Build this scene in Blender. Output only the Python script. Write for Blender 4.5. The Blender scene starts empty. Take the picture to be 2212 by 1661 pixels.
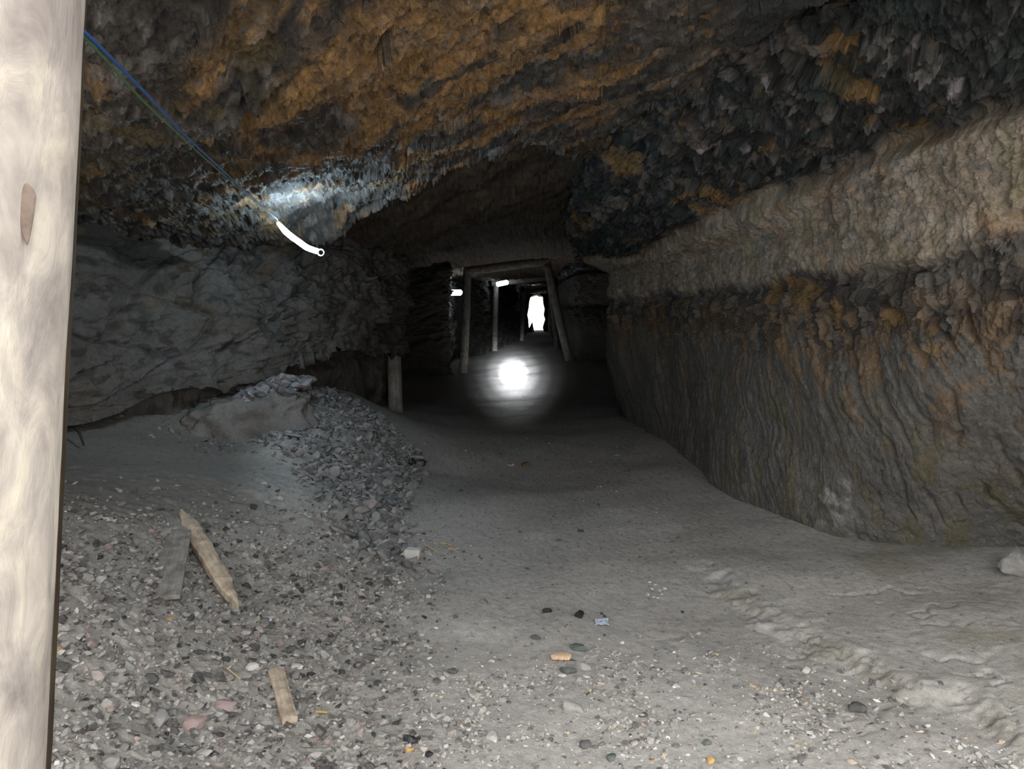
import bpy, bmesh, math, random
import numpy as np
from mathutils import Vector, Matrix, Euler

SC = bpy.context.scene
COL = SC.collection
rnd = random.Random(7)
F = 1640.0
Y0 = 1.0   # mouth of the adit
PITCH = math.atan(170.5 / F)
CAM = np.array([0.0, 0.0, 1.5])
cp, sp = math.cos(PITCH), math.sin(PITCH)

# ------------------------------------------------------------------ camera geometry
def ray(px, py):
    a = (px - 1106.0) / F
    b = (830.5 - py) / F
    return np.array([a, cp + b * sp, -sp + b * cp])
def P(px, py, d):
    r = ray(px, py)
    return CAM + r * (d / r[1])
def G(px, py, z):
    r = ray(px, py)
    return CAM + r * ((z - 1.5) / r[2])
def project(v):
    v = np.asarray(v, dtype=np.float64) - CAM
    dep = v[..., 1] * cp - v[..., 2] * sp
    up = v[..., 1] * sp + v[..., 2] * cp
    dep = np.where(dep < 0.05, 0.05, dep)
    return 1106 + F * v[..., 0] / dep, 830.5 - F * up / dep

# ------------------------------------------------------------------ numpy noise
def _hash(i, j, k, seed):
    h = (i.astype(np.uint32) * np.uint32(374761393) + j.astype(np.uint32) * np.uint32(668265263)
         + k.astype(np.uint32) * np.uint32(2147483647) + np.uint32(seed * 974711 + 12345))
    h = (h ^ (h >> np.uint32(13))) * np.uint32(1274126177)
    h = (h ^ (h >> np.uint32(16))) * np.uint32(2246822519)
    return h ^ (h >> np.uint32(15))
def _h01(i, j, k, seed):
    return (_hash(i, j, k, seed) & np.uint32(0xFFFFFF)).astype(np.float32) / 16777215.0
def perlin(p, seed=0):
    p = np.asarray(p, dtype=np.float32)
    f0 = np.floor(p); t = p - f0; f0 = f0.astype(np.int64)
    u = t * t * t * (t * (t * 6 - 15) + 10)
    res = 0
    for a in (0, 1):
        for b in (0, 1):
            for c in (0, 1):
                h = _hash(f0[:, 0] + a, f0[:, 1] + b, f0[:, 2] + c, seed)
                gx = (h & np.uint32(1023)).astype(np.float32) / 511.5 - 1
                gy = ((h >> np.uint32(10)) & np.uint32(1023)).astype(np.float32) / 511.5 - 1
                gz = ((h >> np.uint32(20)) & np.uint32(1023)).astype(np.float32) / 511.5 - 1
                d = gx * (t[:, 0] - a) + gy * (t[:, 1] - b) + gz * (t[:, 2] - c)
                w = (u[:, 0] if a else 1 - u[:, 0]) * (u[:, 1] if b else 1 - u[:, 1]) * (u[:, 2] if c else 1 - u[:, 2])
                res = res + d * w
    return res * 1.3
def fbm(p, oct=4, seed=0, gain=0.5, lac=2.03):
    s, a, tot = 0, 1.0, 0
    p = np.asarray(p, dtype=np.float32)
    for o in range(oct):
        s = s + a * perlin(p, seed + o * 17); tot += a
        a *= gain; p = p * lac + 3.7
    return s / tot * 1.4
def ridged(p, oct=3, seed=0):
    s, a, tot = 0, 1.0, 0
    for o in range(oct):
        s = s + a * (1 - np.abs(perlin(p, seed + o * 31)) * 2); tot += a
        a *= 0.5; p = p * 2.1 + 1.3
    return s / tot
def cells(p, seed=0):
    """cellular noise: distance, edge, random value, random facet plane height"""
    p = np.asarray(p, dtype=np.float32)
    f0 = np.floor(p); t = p - f0; f0 = f0.astype(np.int64)
    n = len(p)
    b1 = np.full(n, 9, np.float32); b2 = np.full(n, 9, np.float32)
    val = np.zeros(n, np.float32); fac = np.zeros(n, np.float32)
    for a in (-1, 0, 1):
        for b in (-1, 0, 1):
            for c in (-1, 0, 1):
                i, j, k = f0[:, 0] + a, f0[:, 1] + b, f0[:, 2] + c
                h = _hash(i, j, k, seed)
                ox = (h & np.uint32(1023)).astype(np.float32) / 1023
                oy = ((h >> np.uint32(10)) & np.uint32(1023)).astype(np.float32) / 1023
                oz = ((h >> np.uint32(20)) & np.uint32(1023)).astype(np.float32) / 1023
                dx, dy, dz = t[:, 0] - a - ox, t[:, 1] - b - oy, t[:, 2] - c - oz
                d = np.sqrt(dx * dx + dy * dy + dz * dz)
                near = d < b1
                b2 = np.where(near, b1, np.minimum(b2, d))
                h2 = _hash(i, j, k, seed + 101)
                r1 = (h2 & np.uint32(1023)).astype(np.float32) / 511.5 - 1
                r2 = ((h2 >> np.uint32(10)) & np.uint32(1023)).astype(np.float32) / 511.5 - 1
                r3 = ((h2 >> np.uint32(20)) & np.uint32(1023)).astype(np.float32) / 511.5 - 1
                fac = np.where(near, r1 * dx + r2 * dy + r3 * dz, fac)
                val = np.where(near, (r1 + r2 * .7 + r3 * .4) / 2.1, val)
                b1 = np.where(near, d, b1)
    return b1, b2 - b1, val, fac
def sstep(a, b, x):
    t = np.clip((x - a) / (b - a), 0, 1)
    return t * t * (3 - 2 * t)
def mixc(c1, c2, m):
    return c1 * (1 - m[:, None]) + np.asarray(c2, dtype=np.float32)[None, :] * m[:, None]

# ------------------------------------------------------------------ mesh helpers
def mesh_from(name, V, Fa, smooth=True, color=None, gloss=None):
    V = np.asarray(V, dtype=np.float32); Fa = np.asarray(Fa, dtype=np.int32)
    m = bpy.data.meshes.new(name)
    k = Fa.shape[1]
    m.vertices.add(len(V)); m.vertices.foreach_set('co', V.ravel())
    m.loops.add(Fa.size); m.loops.foreach_set('vertex_index', Fa.ravel())
    m.polygons.add(len(Fa))
    m.polygons.foreach_set('loop_start', np.arange(0, Fa.size, k, dtype=np.int32))
    m.polygons.foreach_set('loop_total', np.full(len(Fa), k, dtype=np.int32))
    m.polygons.foreach_set('use_smooth', np.full(len(Fa), smooth, dtype=bool))
    m.update(calc_edges=True)
    if color is not None:
        at = m.attributes.new('Col', 'FLOAT_COLOR', 'POINT')
        c = np.ones((len(V), 4), np.float32); c[:, :3] = color
        at.data.foreach_set('color', c.ravel())
    if gloss is not None:
        at = m.attributes.new('Gloss', 'FLOAT', 'POINT')
        at.data.foreach_set('value', np.asarray(gloss, np.float32))
    return m
def link(name, mesh, mat=None, parent=None):
    o = bpy.data.objects.new(name, mesh); COL.objects.link(o)
    if mat is not None and len(mesh.materials) == 0: mesh.materials.append(mat)
    if parent is not None: o.parent = parent
    return o
def tag(o, label, cat, group=None, kind=None):
    o['label'] = label; o['category'] = cat
    if group: o['group'] = group
    if kind: o['kind'] = kind
    return o
def empty(name, loc=(0, 0, 0)):
    o = bpy.data.objects.new(name, None); COL.objects.link(o); o.location = loc
    o.empty_display_size = .05
    return o
def grid_faces(nr, nc, flip=False):
    i = np.arange(nr - 1)[:, None] * nc + np.arange(nc - 1)[None, :]
    i = i.ravel()
    f = np.stack([i, i + 1, i + nc + 1, i + nc], 1)
    return f[:, ::-1] if flip else f
def grid_normals(X):
    du = np.gradient(X, axis=0); dv = np.gradient(X, axis=1)
    n = np.cross(du, dv)
    return n / (np.linalg.norm(n, axis=2, keepdims=True) + 1e-9)
def pchip(C, counts):
    """monotone cubic through C (k, ...) on uniform knots, counts[i] samples per interval"""
    d = np.diff(C, axis=0)
    m = np.zeros_like(C)
    a, b = d[:-1], d[1:]
    prod = a * b
    with np.errstate(divide='ignore', invalid='ignore'):
        hm = np.where(prod > 0, 2 * prod / (a + b), 0)
    m[1:-1] = hm; m[0] = d[0]; m[-1] = d[-1]
    out = []
    par = []
    for i in range(len(C) - 1):
        n = counts[i]
        for s in range(n):
            t = s / n
            h00 = 2 * t**3 - 3 * t**2 + 1; h10 = t**3 - 2 * t**2 + t
            h01 = -2 * t**3 + 3 * t**2; h11 = t**3 - t**2
            out.append(h00 * C[i] + h10 * m[i] + h01 * C[i + 1] + h11 * m[i + 1]); par.append(i + t)
    out.append(C[-1]); par.append(len(C) - 1)
    return np.array(out), np.array(par)
def surf(ctrl, ucounts, vcounts):
    """ctrl[u][v] -> dense grid, with u and v parameters"""
    C = np.array(ctrl, dtype=np.float64)
    A, pu = pchip(C, ucounts)
    B, pv = pchip(np.swapaxes(A, 0, 1), vcounts)
    return np.swapaxes(B, 0, 1), pu, pv

# ------------------------------------------------------------------ materials
def new_mat(name):
    m = bpy.data.materials.new(name); m.use_nodes = True
    nt = m.node_tree
    b = nt.nodes['Principled BSDF']
    return m, nt, b
def N(nt, t, **kw):
    n = nt.nodes.new(t)
    for k, v in kw.items():
        if k in n.inputs.keys(): n.inputs[k].default_value = v
        else: setattr(n, k, v)
    return n
def noise(nt, vec, scale, detail=5, rough=.6, dist=0.0):
    n = N(nt, 'ShaderNodeTexNoise'); n.inputs['Scale'].default_value = scale
    n.inputs['Detail'].default_value = detail; n.inputs['Roughness'].default_value = rough
    n.inputs['Distortion'].default_value = dist
    if vec is not None: nt.links.new(vec, n.inputs['Vector'])
    return n
def ramp(nt, fac, stops):
    r = N(nt, 'ShaderNodeValToRGB')
    while len(r.color_ramp.elements) < len(stops): r.color_ramp.elements.new(.5)
    for e, (p, c) in zip(r.color_ramp.elements, stops):
        e.position = p; e.color = (c[0], c[1], c[2], 1)
    nt.links.new(fac, r.inputs['Fac'])
    return r
def mix(nt, a, b, fac, mode='MIX'):
    m = N(nt, 'ShaderNodeMix', data_type='RGBA', blend_type=mode)
    for s, v in ((6, a), (7, b), (0, fac)):
        if hasattr(v, 'links'): nt.links.new(v, m.inputs[s])
        else: m.inputs[s].default_value = v if s == 0 else (*v, 1)
    return m.outputs[2]
def rock_mat(name, bump=.5, dist=.02, fine=90, coarse=18, rough=.85, var=.35, spec=.25, stretch=(1, 1, 1)):
    m, nt, b = new_mat(name)
    tc = N(nt, 'ShaderNodeTexCoord'); mp = N(nt, 'ShaderNodeMapping'); mp.inputs['Scale'].default_value = stretch
    nt.links.new(tc.outputs['Object'], mp.inputs['Vector']); vec = mp.outputs['Vector']
    at = N(nt, 'ShaderNodeAttribute', attribute_name='Col')
    n1 = noise(nt, vec, fine, 6, .7); n2 = noise(nt, vec, coarse, 5, .6)
    r1 = ramp(nt, n1.outputs['Fac'], [(.3, (1 - var,) * 3), (.7, (1 + var,) * 3)])
    r2 = ramp(nt, n2.outputs['Fac'], [(.3, (1 - var * .7,) * 3), (.7, (1 + var * .7,) * 3)])
    c = mix(nt, at.outputs['Color'], r1.outputs['Color'], 1.0, 'MULTIPLY')
    c = mix(nt, c, r2.outputs['Color'], 1.0, 'MULTIPLY')
    nt.links.new(c, b.inputs['Base Color'])
    g = N(nt, 'ShaderNodeAttribute', attribute_name='Gloss')
    mr = N(nt, 'ShaderNodeMapRange'); mr.inputs['To Min'].default_value = rough; mr.inputs['To Max'].default_value = .28
    nt.links.new(g.outputs['Fac'], mr.inputs['Value']); nt.links.new(mr.outputs['Result'], b.inputs['Roughness'])
    b.inputs['Specular IOR Level'].default_value = spec
    v = N(nt, 'ShaderNodeTexVoronoi'); v.inputs['Scale'].default_value = coarse * 1.6
    nt.links.new(vec, v.inputs['Vector'])
    ad = N(nt, 'ShaderNodeMath', operation='MULTIPLY_ADD'); ad.inputs[1].default_value = .45
    nt.links.new(v.outputs['Distance'], ad.inputs[0]); nt.links.new(n1.outputs['Fac'], ad.inputs[2])
    bp = N(nt, 'ShaderNodeBump'); bp.inputs['Strength'].default_value = bump; bp.inputs['Distance'].default_value = dist
    nt.links.new(ad.outputs[0], bp.inputs['Height']); nt.links.new(bp.outputs['Normal'], b.inputs['Normal'])
    return m
def simple_mat(name, c1, c2, scale=30, rough=.8, bump=.3, dist=.004, stretch=(1, 1, 1), spec=.3, detail=5, gen=False):
    m, nt, b = new_mat(name)
    tc = N(nt, 'ShaderNodeTexCoord'); mp = N(nt, 'ShaderNodeMapping'); mp.inputs['Scale'].default_value = stretch
    nt.links.new(tc.outputs['Object'], mp.inputs['Vector'])
    n = noise(nt, mp.outputs['Vector'], scale, detail, .65)
    r = ramp(nt, n.outputs['Fac'], [(.32, c1), (.68, c2)])
    nt.links.new(r.outputs['Color'], b.inputs['Base Color'])
    b.inputs['Roughness'].default_value = rough; b.inputs['Specular IOR Level'].default_value = spec
    bp = N(nt, 'ShaderNodeBump'); bp.inputs['Strength'].default_value = bump; bp.inputs['Distance'].default_value = dist
    nt.links.new(n.outputs['Fac'], bp.inputs['Height']); nt.links.new(bp.outputs['Normal'], b.inputs['Normal'])
    return m
def stone_mat(name, lo, hi, tint):
    """stones: every stone its own shade of grey"""
    m, nt, b = new_mat(name)
    oi = N(nt, 'ShaderNodeObjectInfo'); tc = N(nt, 'ShaderNodeTexCoord')
    r = ramp(nt, oi.outputs['Random'], [(0, lo), (.45, [(a + c) / 2 for a, c in zip(lo, hi)]), (.86, hi), (1, tint)])
    n = noise(nt, tc.outputs['Object'], 2.2, 5, .7)
    v = ramp(nt, n.outputs['Fac'], [(.3, (.7,) * 3), (.7, (1.2,) * 3)])
    nt.links.new(mix(nt, r.outputs['Color'], v.outputs['Color'], 1.0, 'MULTIPLY'), b.inputs['Base Color'])
    b.inputs['Roughness'].default_value = .85; b.inputs['Specular IOR Level'].default_value = .25
    bp = N(nt, 'ShaderNodeBump'); bp.inputs['Strength'].default_value = .35; bp.inputs['Distance'].default_value = .1
    nt.links.new(n.outputs['Fac'], bp.inputs['Height']); nt.links.new(bp.outputs['Normal'], b.inputs['Normal'])
    return m
def emit_mat(name, c, s):
    m, nt, b = new_mat(name)
    b.inputs['Base Color'].default_value = (.9, .9, .9, 1)
    b.inputs['Emission Color'].default_value = (*c, 1); b.inputs['Emission Strength'].default_value = s
    return m

M_FLOOR = rock_mat('dusty floor', .55, .012, 130, 24, .92, .22, .15)
M_CEIL = rock_mat('rusty roof rock', .8, .02, 80, 14, .75, .45, .3)
M_LEFT = rock_mat('left wall rock', .6, .016, 70, 13, .9, .25, .15)
M_RIGHT = rock_mat('right wall strata', .6, .016, 75, 14, .88, .3, .3)
M_BOULDER = rock_mat('mud boulder', .6, .014, 70, 13, .9, .25, .15)
M_CHIPS = rock_mat('loose chips', .3, .004, 160, 40, .85, .2, .25)

# ------------------------------------------------------------------ floor height field
class RBF:
    def __init__(s, pts, lam=1e-3):
        pts = np.array(pts, dtype=np.float64); s.c = pts[:, :2]; n = len(pts)
        K = s.k(s.c, s.c) + lam * np.eye(n)
        A = np.zeros((n + 3, n + 3)); A[:n, :n] = K; A[:n, n] = 1; A[:n, n + 1:] = s.c; A[n:, :n] = A[:n, n:].T
        s.w = np.linalg.solve(A, np.concatenate([pts[:, 2], np.zeros(3)]))
    def k(s, a, b):
        r2 = ((a[:, None, :] - b[None]) ** 2).sum(2)
        return .5 * r2 * np.log(r2 + 1e-9)
    def __call__(s, xy):
        out = np.empty(len(xy))
        for i in range(0, len(xy), 50000):
            q = xy[i:i + 50000]; n = len(s.c)
            out[i:i + 50000] = s.k(q, s.c) @ s.w[:n] + s.w[n] + q @ s.w[n + 1:]
        return out

fl = [G(150, 900, .70), G(330, 832, .80), G(430, 818, .86), G(240, 868, .75), G(600, 850, .74), G(420, 935, .5), G(540, 940, .45),
      G(650, 850, .70), G(760, 850, .52), G(820, 880, .3), G(855, 888, .22), G(960, 885, .05),
      G(800, 1200, .03), G(870, 1080, .04), G(920, 1010, .03), G(700, 1000, .3), G(620, 960, .45), G(640, 1060, .3), G(720, 1130, .15),
      G(540, 1000, .38), G(300, 1050, .5), G(140, 1100, .55), G(150, 1300, .4), G(500, 1300, .12), G(110, 1600, .25), G(400, 1550, .08),
      G(700, 1600, 0), G(1050, 1080, 0), G(1100, 950, 0), G(1000, 1300, 0), G(1100, 1600, -.02), (0, 0, -.05), (-1, 0, .1), (1, 0, -.02),
      (-3, 1, .5), (3, 1, .1), (-3.3, 4, .65), (-2.8, 2.5, .5), G(1500, 1080, .05), G(1400, 960, .08), G(1330, 870, .08), G(1750, 1190, .05),
      G(2150, 1210, .1), G(1640, 1300, -.02), G(1500, 1500, -.04), G(1900, 1600, -.06), (3, 3, .15), (0, 13, 0), (-2, 12, .05), (1.8, 12, .05),
      (0, 16, .06), (-1, 16, .05), (1.2, 16, .33), (.2, 17.5, .14), (.2, 20, .17), (1, 20, .25), (.3, 25, .06), (1, 33, 0), (1.4, 44, 0), (1.4, 47, 0), (-2.5, 14, .1),
      (-3, 8, .9), (-3.5, 6.5, .8), (-2.5, 10, .5), (-2, -3, 0), (2, -3, 0)]
FL = RBF(fl)
BENCH = np.array([(1.02, 4.3), (1.2, 3.5), (1.40, 3.02), (1.62, 2.72), (1.72, 2.4), (1.9, 1.4), (2.0, -3)])
def bench_mask(xy):
    xe = np.interp(-xy[:, 1], -BENCH[:, 1], BENCH[:, 0])
    p3 = np.c_[xy * 3.5, np.zeros(len(xy))]
    w = fbm(p3, 5, 5, .65) * .20
    return sstep(-.05, .16, xy[:, 0] - xe - w) * sstep(4.6, 3.9, xy[:, 1])
def floor_z(xy, fine=True):
    xy = np.asarray(xy, dtype=np.float64)
    z = FL(xy)
    p = np.c_[xy, np.zeros(len(xy))]
    z = z + .055 * bench_mask(xy)
    z += .035 * fbm(p * .9, 3, 11)
    if fine:
        px, py = project(np.c_[xy, z])
        rough = sstep(1000, 700, px) * sstep(900, 1100, py) * .8 + .2
        far = 1 - .8 * sstep(11, 15, xy[:, 1])
        z += (.016 * fbm(p * 5, 4, 21) * rough + .007 * fbm(p * 22, 3, 31) * (.25 + .75 * rough)) * far
        c1, e, v, fa = cells(p * 14, 41)
        z += (fa * .016 + v * .006) * (.12 + .7 * sstep(.05, .4, fbm(p * 2.5, 3, 77) + rough - .6))
        # cracked crumbly ledges on the bench
        bx = sstep(1.0, 1.5, xy[:, 0]) * sstep(4.2, 3.4, xy[:, 1])
        st = fbm(p * 2.2, 4, 91)
        z += bx * (.006 * sstep(.02, .1, st) - .016 * np.exp(-(st / .012) ** 2) * sstep(0, .3, fbm(p * 1.5, 3, 92) + .1))
    return z
def rows_floor():
    a = np.linspace(-3.2, 2.0, 70)[:-1]
    py = np.linspace(660 + 2460 / 2.0, 660 + 2460 / 47.0, 560)
    return np.r_[a, 2460 / (py - 660)]
ys = rows_floor()
xmn = np.interp(ys, [-3.2, 3, 8, 12, 16, 18, 22, 25, 33, 47], [-4.2, -4.4, -4.2, -3.4, -3.0, -2.2, -2.0, -1.4, -.6, 0.0])
xmx = np.interp(ys, [-3.2, 3, 5, 9, 12, 16, 18, 25, 33, 47], [4.2, 4.0, 3.4, 2.4, 2.6, 2.4, 2.0, 2.2, 2.6, 2.8])
s = np.linspace(-1, 1, 860); s = .5 * s + .5 * s ** 3
X = (xmn + xmx)[:, None] / 2 + (xmx - xmn)[:, None] / 2 * s[None]
XY = np.stack([X, np.repeat(ys[:, None], len(s), 1)], 2).reshape(-1, 2)
Z = floor_z(XY)
V = np.c_[XY, Z]
px, py = project(V)
p3 = np.c_[XY, np.zeros(len(XY))]
col = np.tile(np.array([.40, .385, .365], np.float32), (len(V), 1))
col = mixc(col, (.33, .315, .295), sstep(-.1, .5, fbm(p3 * 1.3, 4, 3)) * .8)
col = mixc(col, (.47, .455, .43), sstep(.15, .5, fbm(p3 * 3.1, 4, 4)) * .6)
grav = sstep(1000, 760, px + 60 * fbm(p3 * 2, 3, 9)) * sstep(930, 1010, py)
col = mixc(col, (.30, .285, .265), grav * .8)
mud = sstep(640, 480, px + 50 * fbm(p3 * 2, 3, 12)) * sstep(1200, 1060, py)
col = mixc(col, (.14, .122, .104), mud * .85)
bm_ = bench_mask(XY); col = mixc(col, (.16, .145, .095), np.clip(4 * bm_ * (1 - bm_), 0, 1) * sstep(-.2, .4, fbm(p3 * 2.5, 3, 14)) * .45)  # olive stain along the bench edge; its dark tone also stands in for shade
olive = sstep(.18, .4, fbm(p3 * 1.7, 4, 19)) * sstep(1.3, 2.0, XY[:, 0]) * sstep(6, 5, XY[:, 1])
col = mixc(col, (.2, .18, .10), olive * .35)
col = mixc(col, (.06, .058, .055), sstep(.36, .5, fbm(p3 * 30, 3, 29)) * .55)
col = mixc(col, (.14, .132, .125), sstep(7, 11, XY[:, 1]) * .7)  # far floor painted darker with depth, imitating the dim tunnel
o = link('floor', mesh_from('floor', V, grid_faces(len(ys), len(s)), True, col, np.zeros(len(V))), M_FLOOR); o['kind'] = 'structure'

# ground outside the mouth
gx = np.linspace(-14, 14, 60); gy = np.linspace(-26, -3.1, 50)
Xg, Yg = np.meshgrid(gx, gy); pg = np.c_[Xg.ravel(), Yg.ravel(), np.zeros(Xg.size)]
Vg = pg.copy(); Vg[:, 2] = -.06 + .05 * fbm(pg * .5, 3, 2)
o = link('ground_outside', mesh_from('ground_outside', Vg, grid_faces(50, 60), True, np.tile([.36, .34, .31], (len(Vg), 1)), np.zeros(len(Vg))), M_FLOOR); o['kind'] = 'structure'
gx = np.linspace(-8, 11, 30); gy = np.linspace(46.9, 60, 30)
Xg, Yg = np.meshgrid(gx, gy); pg = np.c_[Xg.ravel(), Yg.ravel(), np.zeros(Xg.size)]
Vg = pg.copy(); Vg[:, 2] = -.03 + .05 * fbm(pg * .5, 3, 2)
o = link('ground_far', mesh_from('ground_far', Vg, grid_faces(30, 30), True, np.tile([.36, .34, .31], (len(Vg), 1)), np.zeros(len(Vg))), M_FLOOR); o['kind'] = 'structure'

# ------------------------------------------------------------------ ceiling
lipP = np.array([(-4.6, 6.4), (-2.4, 6.7), (-1.56, 6.35), (-1.14, 6.1), (-.70, 5.6), (-.34, 5.2), (-.14, 5.1), (.14, 5.3), (.42, 5.7), (1.0, 6.6), (2.5, 7.5)])
ca = [(-4, -3, 2.35), (0, -3, 2.5), (3.5, -3, 2.75), (-4, 2, 2.05), (-3, 4.5, 2.05), (-3.3, 6.4, 2.0), (-.86, 1.75, 2.25), (0, 2.2, 2.40), (.82, 2.7, 2.6), (2, 2.6, 2.75),
      (3.4, 3, 2.85), (-2.4, 6.7, 2.0), (-1.56, 6.35, 2.03), (-1.14, 6.1, 2.2), (-.70, 5.6, 2.36), (-.34, 5.2, 2.46), (-.14, 5.1, 2.50), (.14, 5.3, 2.55), (.42, 5.7, 2.62),
      (1.0, 6.6, 2.7), (2.5, 7.5, 2.8), (-2, 3, 2.12), (-1.7, 5.2, 2.27), (-1.2, 5.0, 2.32), (-1.9, 4.4, 2.2), (-.6, 4, 2.36)]
CA = RBF(ca)
cb = [(-4, 6, 2.3), (-2.4, 7.5, 2.2), (-1.5, 8, 2.22), (-.6, 7, 2.6), (0, 6, 2.8), (.5, 6.5, 2.8), (2, 7, 2.8), (-1.3, 9.5, 2.12), (-.3, 9.5, 2.5), (.75, 9.5, 2.45), (2, 9.5, 2.5),
      (-2.5, 12, 2.2), (0, 12, 2.45), (2, 12, 2.35), (-2.5, 15, 2.2), (0, 15.5, 2.5), (2, 15, 2.3), (0, 18, 2.5), (-1.5, 20, 2.25), (.4, 25, 2.42), (-1, 25, 2.3), (1.6, 25, 2.4), (1, 33, 2.4),
      (1.4, 40, 2.25), (1.4, 47, 2.06), (0, 47, 2.0), (3, 47, 2.0)]
CB = RBF(cb)
a = np.linspace(Y0, 1.6, 50)[:-1]
pyc = np.linspace(1558 / 1.6, 1558 / 47.0, 520)
yc = np.r_[a, 1558 / pyc]
s = np.linspace(-1, 1, 760); s = .6 * s + .4 * s ** 3
xmn = np.interp(yc, [-3.2, 3, 8, 12, 16, 18, 22, 25, 33, 47], [-4.2, -4.4, -4.4, -3.8, -3.2, -2.4, -2.2, -1.6, -.8, 0.0])
xmx = np.interp(yc, [-3.2, 3, 5, 9, 12, 16, 18, 25, 33, 47], [4.2, 3.6, 3.2, 2.6, 2.8, 2.6, 2.2, 2.4, 2.8, 2.9])
X = (xmn + xmx)[:, None] / 2 + (xmx - xmn)[:, None] / 2 * s[None]
XY = np.stack([X, np.repeat(yc[:, None], len(s), 1)], 2).reshape(-1, 2)
p3 = np.c_[XY, np.zeros(len(XY))]
# strata run along a diagonal of the roof
th = math.radians(-45)
q = np.c_[XY[:, 0] * math.cos(th) + XY[:, 1] * math.sin(th), -XY[:, 0] * math.sin(th) + XY[:, 1] * math.cos(th), np.zeros(len(XY))]
lip = np.interp(XY[:, 0], lipP[:, 0], lipP[:, 1]) + .10 * fbm(p3 * 2.5, 3, 61)
mB = sstep(0, .12, XY[:, 1] - lip)
zA = CA(XY); zB = CB(XY)
Z = zA * (1 - mB) + np.maximum(zB, zA + .05 * (XY[:, 1] < 8)) * mB
qs = q * np.array([.45, 1.6, 1.0])
strata = fbm(qs * 1.3, 4, 71)
lev = strata * 7
step = (np.floor(lev) + sstep(.25, .75, lev - np.floor(lev))) / 7
Z += .16 * step
c1, e, v, fa = cells(q * np.array([3.2, 8.5, 1]) + .6 * perlin(p3 * 3, 5)[:, None], 81)
Z += .042 * fa + .018 * v
c2, e2, v2, fa2 = cells(q * np.array([9, 26, 1]) + .5 * perlin(p3 * 7, 8)[:, None], 82)
Z += .02 * fa2 + .007 * v2
c3, e3, v3, fa3 = cells(q * np.array([22, 60, 1]) + .5 * perlin(p3 * 17, 9)[:, None], 84)
mB2 = 1 - .7 * mB
Z += mB2 * (.015 * fa3 + .005 * v3) + .012 * fbm(q * np.array([14, 36, 1]), 3, 83)
V = np.c_[XY, Z]
px, py = project(V)
ns = fbm(q * np.array([1.5, 4.5, 1]), 5, 101); nf = fbm(q * np.array([6, 18, 1]), 4, 111)
col = np.tile(np.array([.075, .066, .058], np.float32), (len(V), 1))
col = mixc(col, (.22, .21, .20), sstep(.05, .45, nf + .35 * v2 + .35 * v3) * .8)
col = mixc(col, (.028, .027, .028), sstep(.05, .4, fbm(q * np.array([3, 9, 1]), 4, 121)) * .85)
rust_zone = np.exp(-(((px - 900) / 420) ** 2 + ((py - 130 - (900 - px) * .12) / 210) ** 2)) * (XY[:, 1] < 7)
rust = np.clip(sstep(-.02, .32, ns + .75 * rust_zone - .25), 0, 1)
col = mixc(col, (.37, .215, .085), rust * (.5 + .4 * sstep(-.3, .3, nf)))
rust2 = sstep(.12, .4, fbm(q * np.array([2.2, 6, 1]), 5, 131)) * (px > 560)
col = mixc(col, (.30, .165, .065), rust2 * .6)
col = mixc(col, (.03, .027, .025), sstep(.2, .6, v3 - .3 * nf) * .7)
col = mixc(col, (.38, .33, .27), sstep(.5, .85, v3 + .3 * ns) * .35)
oliv = sstep(.0, .35, fbm(p3 * 3, 4, 141)) * (px < 620)
col = mixc(col, (.13, .098, .045), oliv * .6)
col = mixc(col, (.26, .245, .24), sstep(.22, .5, fbm(q * np.array([2.4, 5, 1]) + 9, 4, 151)) * .55)
col = mixc(col, (.085, .06, .04), mB * .75)
coal = sstep(1480, 1650, px - (py - 100) * .35 + 90 * fbm(p3 * 3, 3, 17)) * (XY[:, 1] < 8)
col = mixc(col, (.03, .034, .034), coal * .8)
o = link('ceiling', mesh_from('ceiling', V, grid_faces(len(yc), len(s), True), True, col * .97, np.clip(coal * .7 + .15 * sstep(.1, .4, nf), 0, 1)), M_CEIL); o['kind'] = 'structure'

# ------------------------------------------------------------------ left wall
def W(x, y, zs): return [(x, y, z) for z in zs]
def Lc(px_, tops, mids, lips, rec):
    t, m_, l = P(px_, *tops), P(px_, *mids), P(px_, *lips)
    top = t.copy(); top[2] += .5; top[1] += .15; top[0] -= .1
    r = l + np.array([-.25, rec, .06]); b = r.copy(); b[2] = -.3
    return [top, t, m_, l, r, b]
zf = (2.9, 2.2, 1.5, .8, .3, -.4)
left = [W(-3.4, Y0, zf), W(-3.5, 2, zf), W(-3.55, 4.2, zf),
        Lc(168, (400, 5.5), (680, 5.25), (917, 5.15), .06), Lc(330, (460, 6.1), (680, 5.85), (852, 5.75), .08),
        Lc(500, (510, 6.6), (690, 6.3), (822, 6.2), .28), Lc(620, (520, 7.1), (690, 6.7), (792, 6.6), .6),
        Lc(740, (525, 7.9), (665, 7.4), (757, 7.3), .6), Lc(878, (540, 9.5), (665, 9.3), (763, 9.2), .7)]
left += [W(-1.75, 10.2, (2.9, 2.2, 1.6, 1.0, .95, -.4)), W(-2.5, 12, zf), W(-2.3, 15, zf), W(-1.33, 15.9, zf), W(-1.5, 17, zf), W(-1.6, 20.3, zf),
         W(-.95, 22, zf), W(-.68, 25, zf), W(.22, 33, zf), W(.8, 44, zf), W(.8, 47, zf)]
uc = [14, 20, 60, 100, 100, 80, 80, 90, 40, 30, 40, 40, 30, 50, 40, 30, 60, 60, 20]
Xw, pu, pv = surf(left, uc, [60, 70, 90, 40, 30])
nrm = grid_normals(Xw)
shape = Xw.shape
Vb = Xw.reshape(-1, 3); nn = nrm.reshape(-1, 3)
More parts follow.
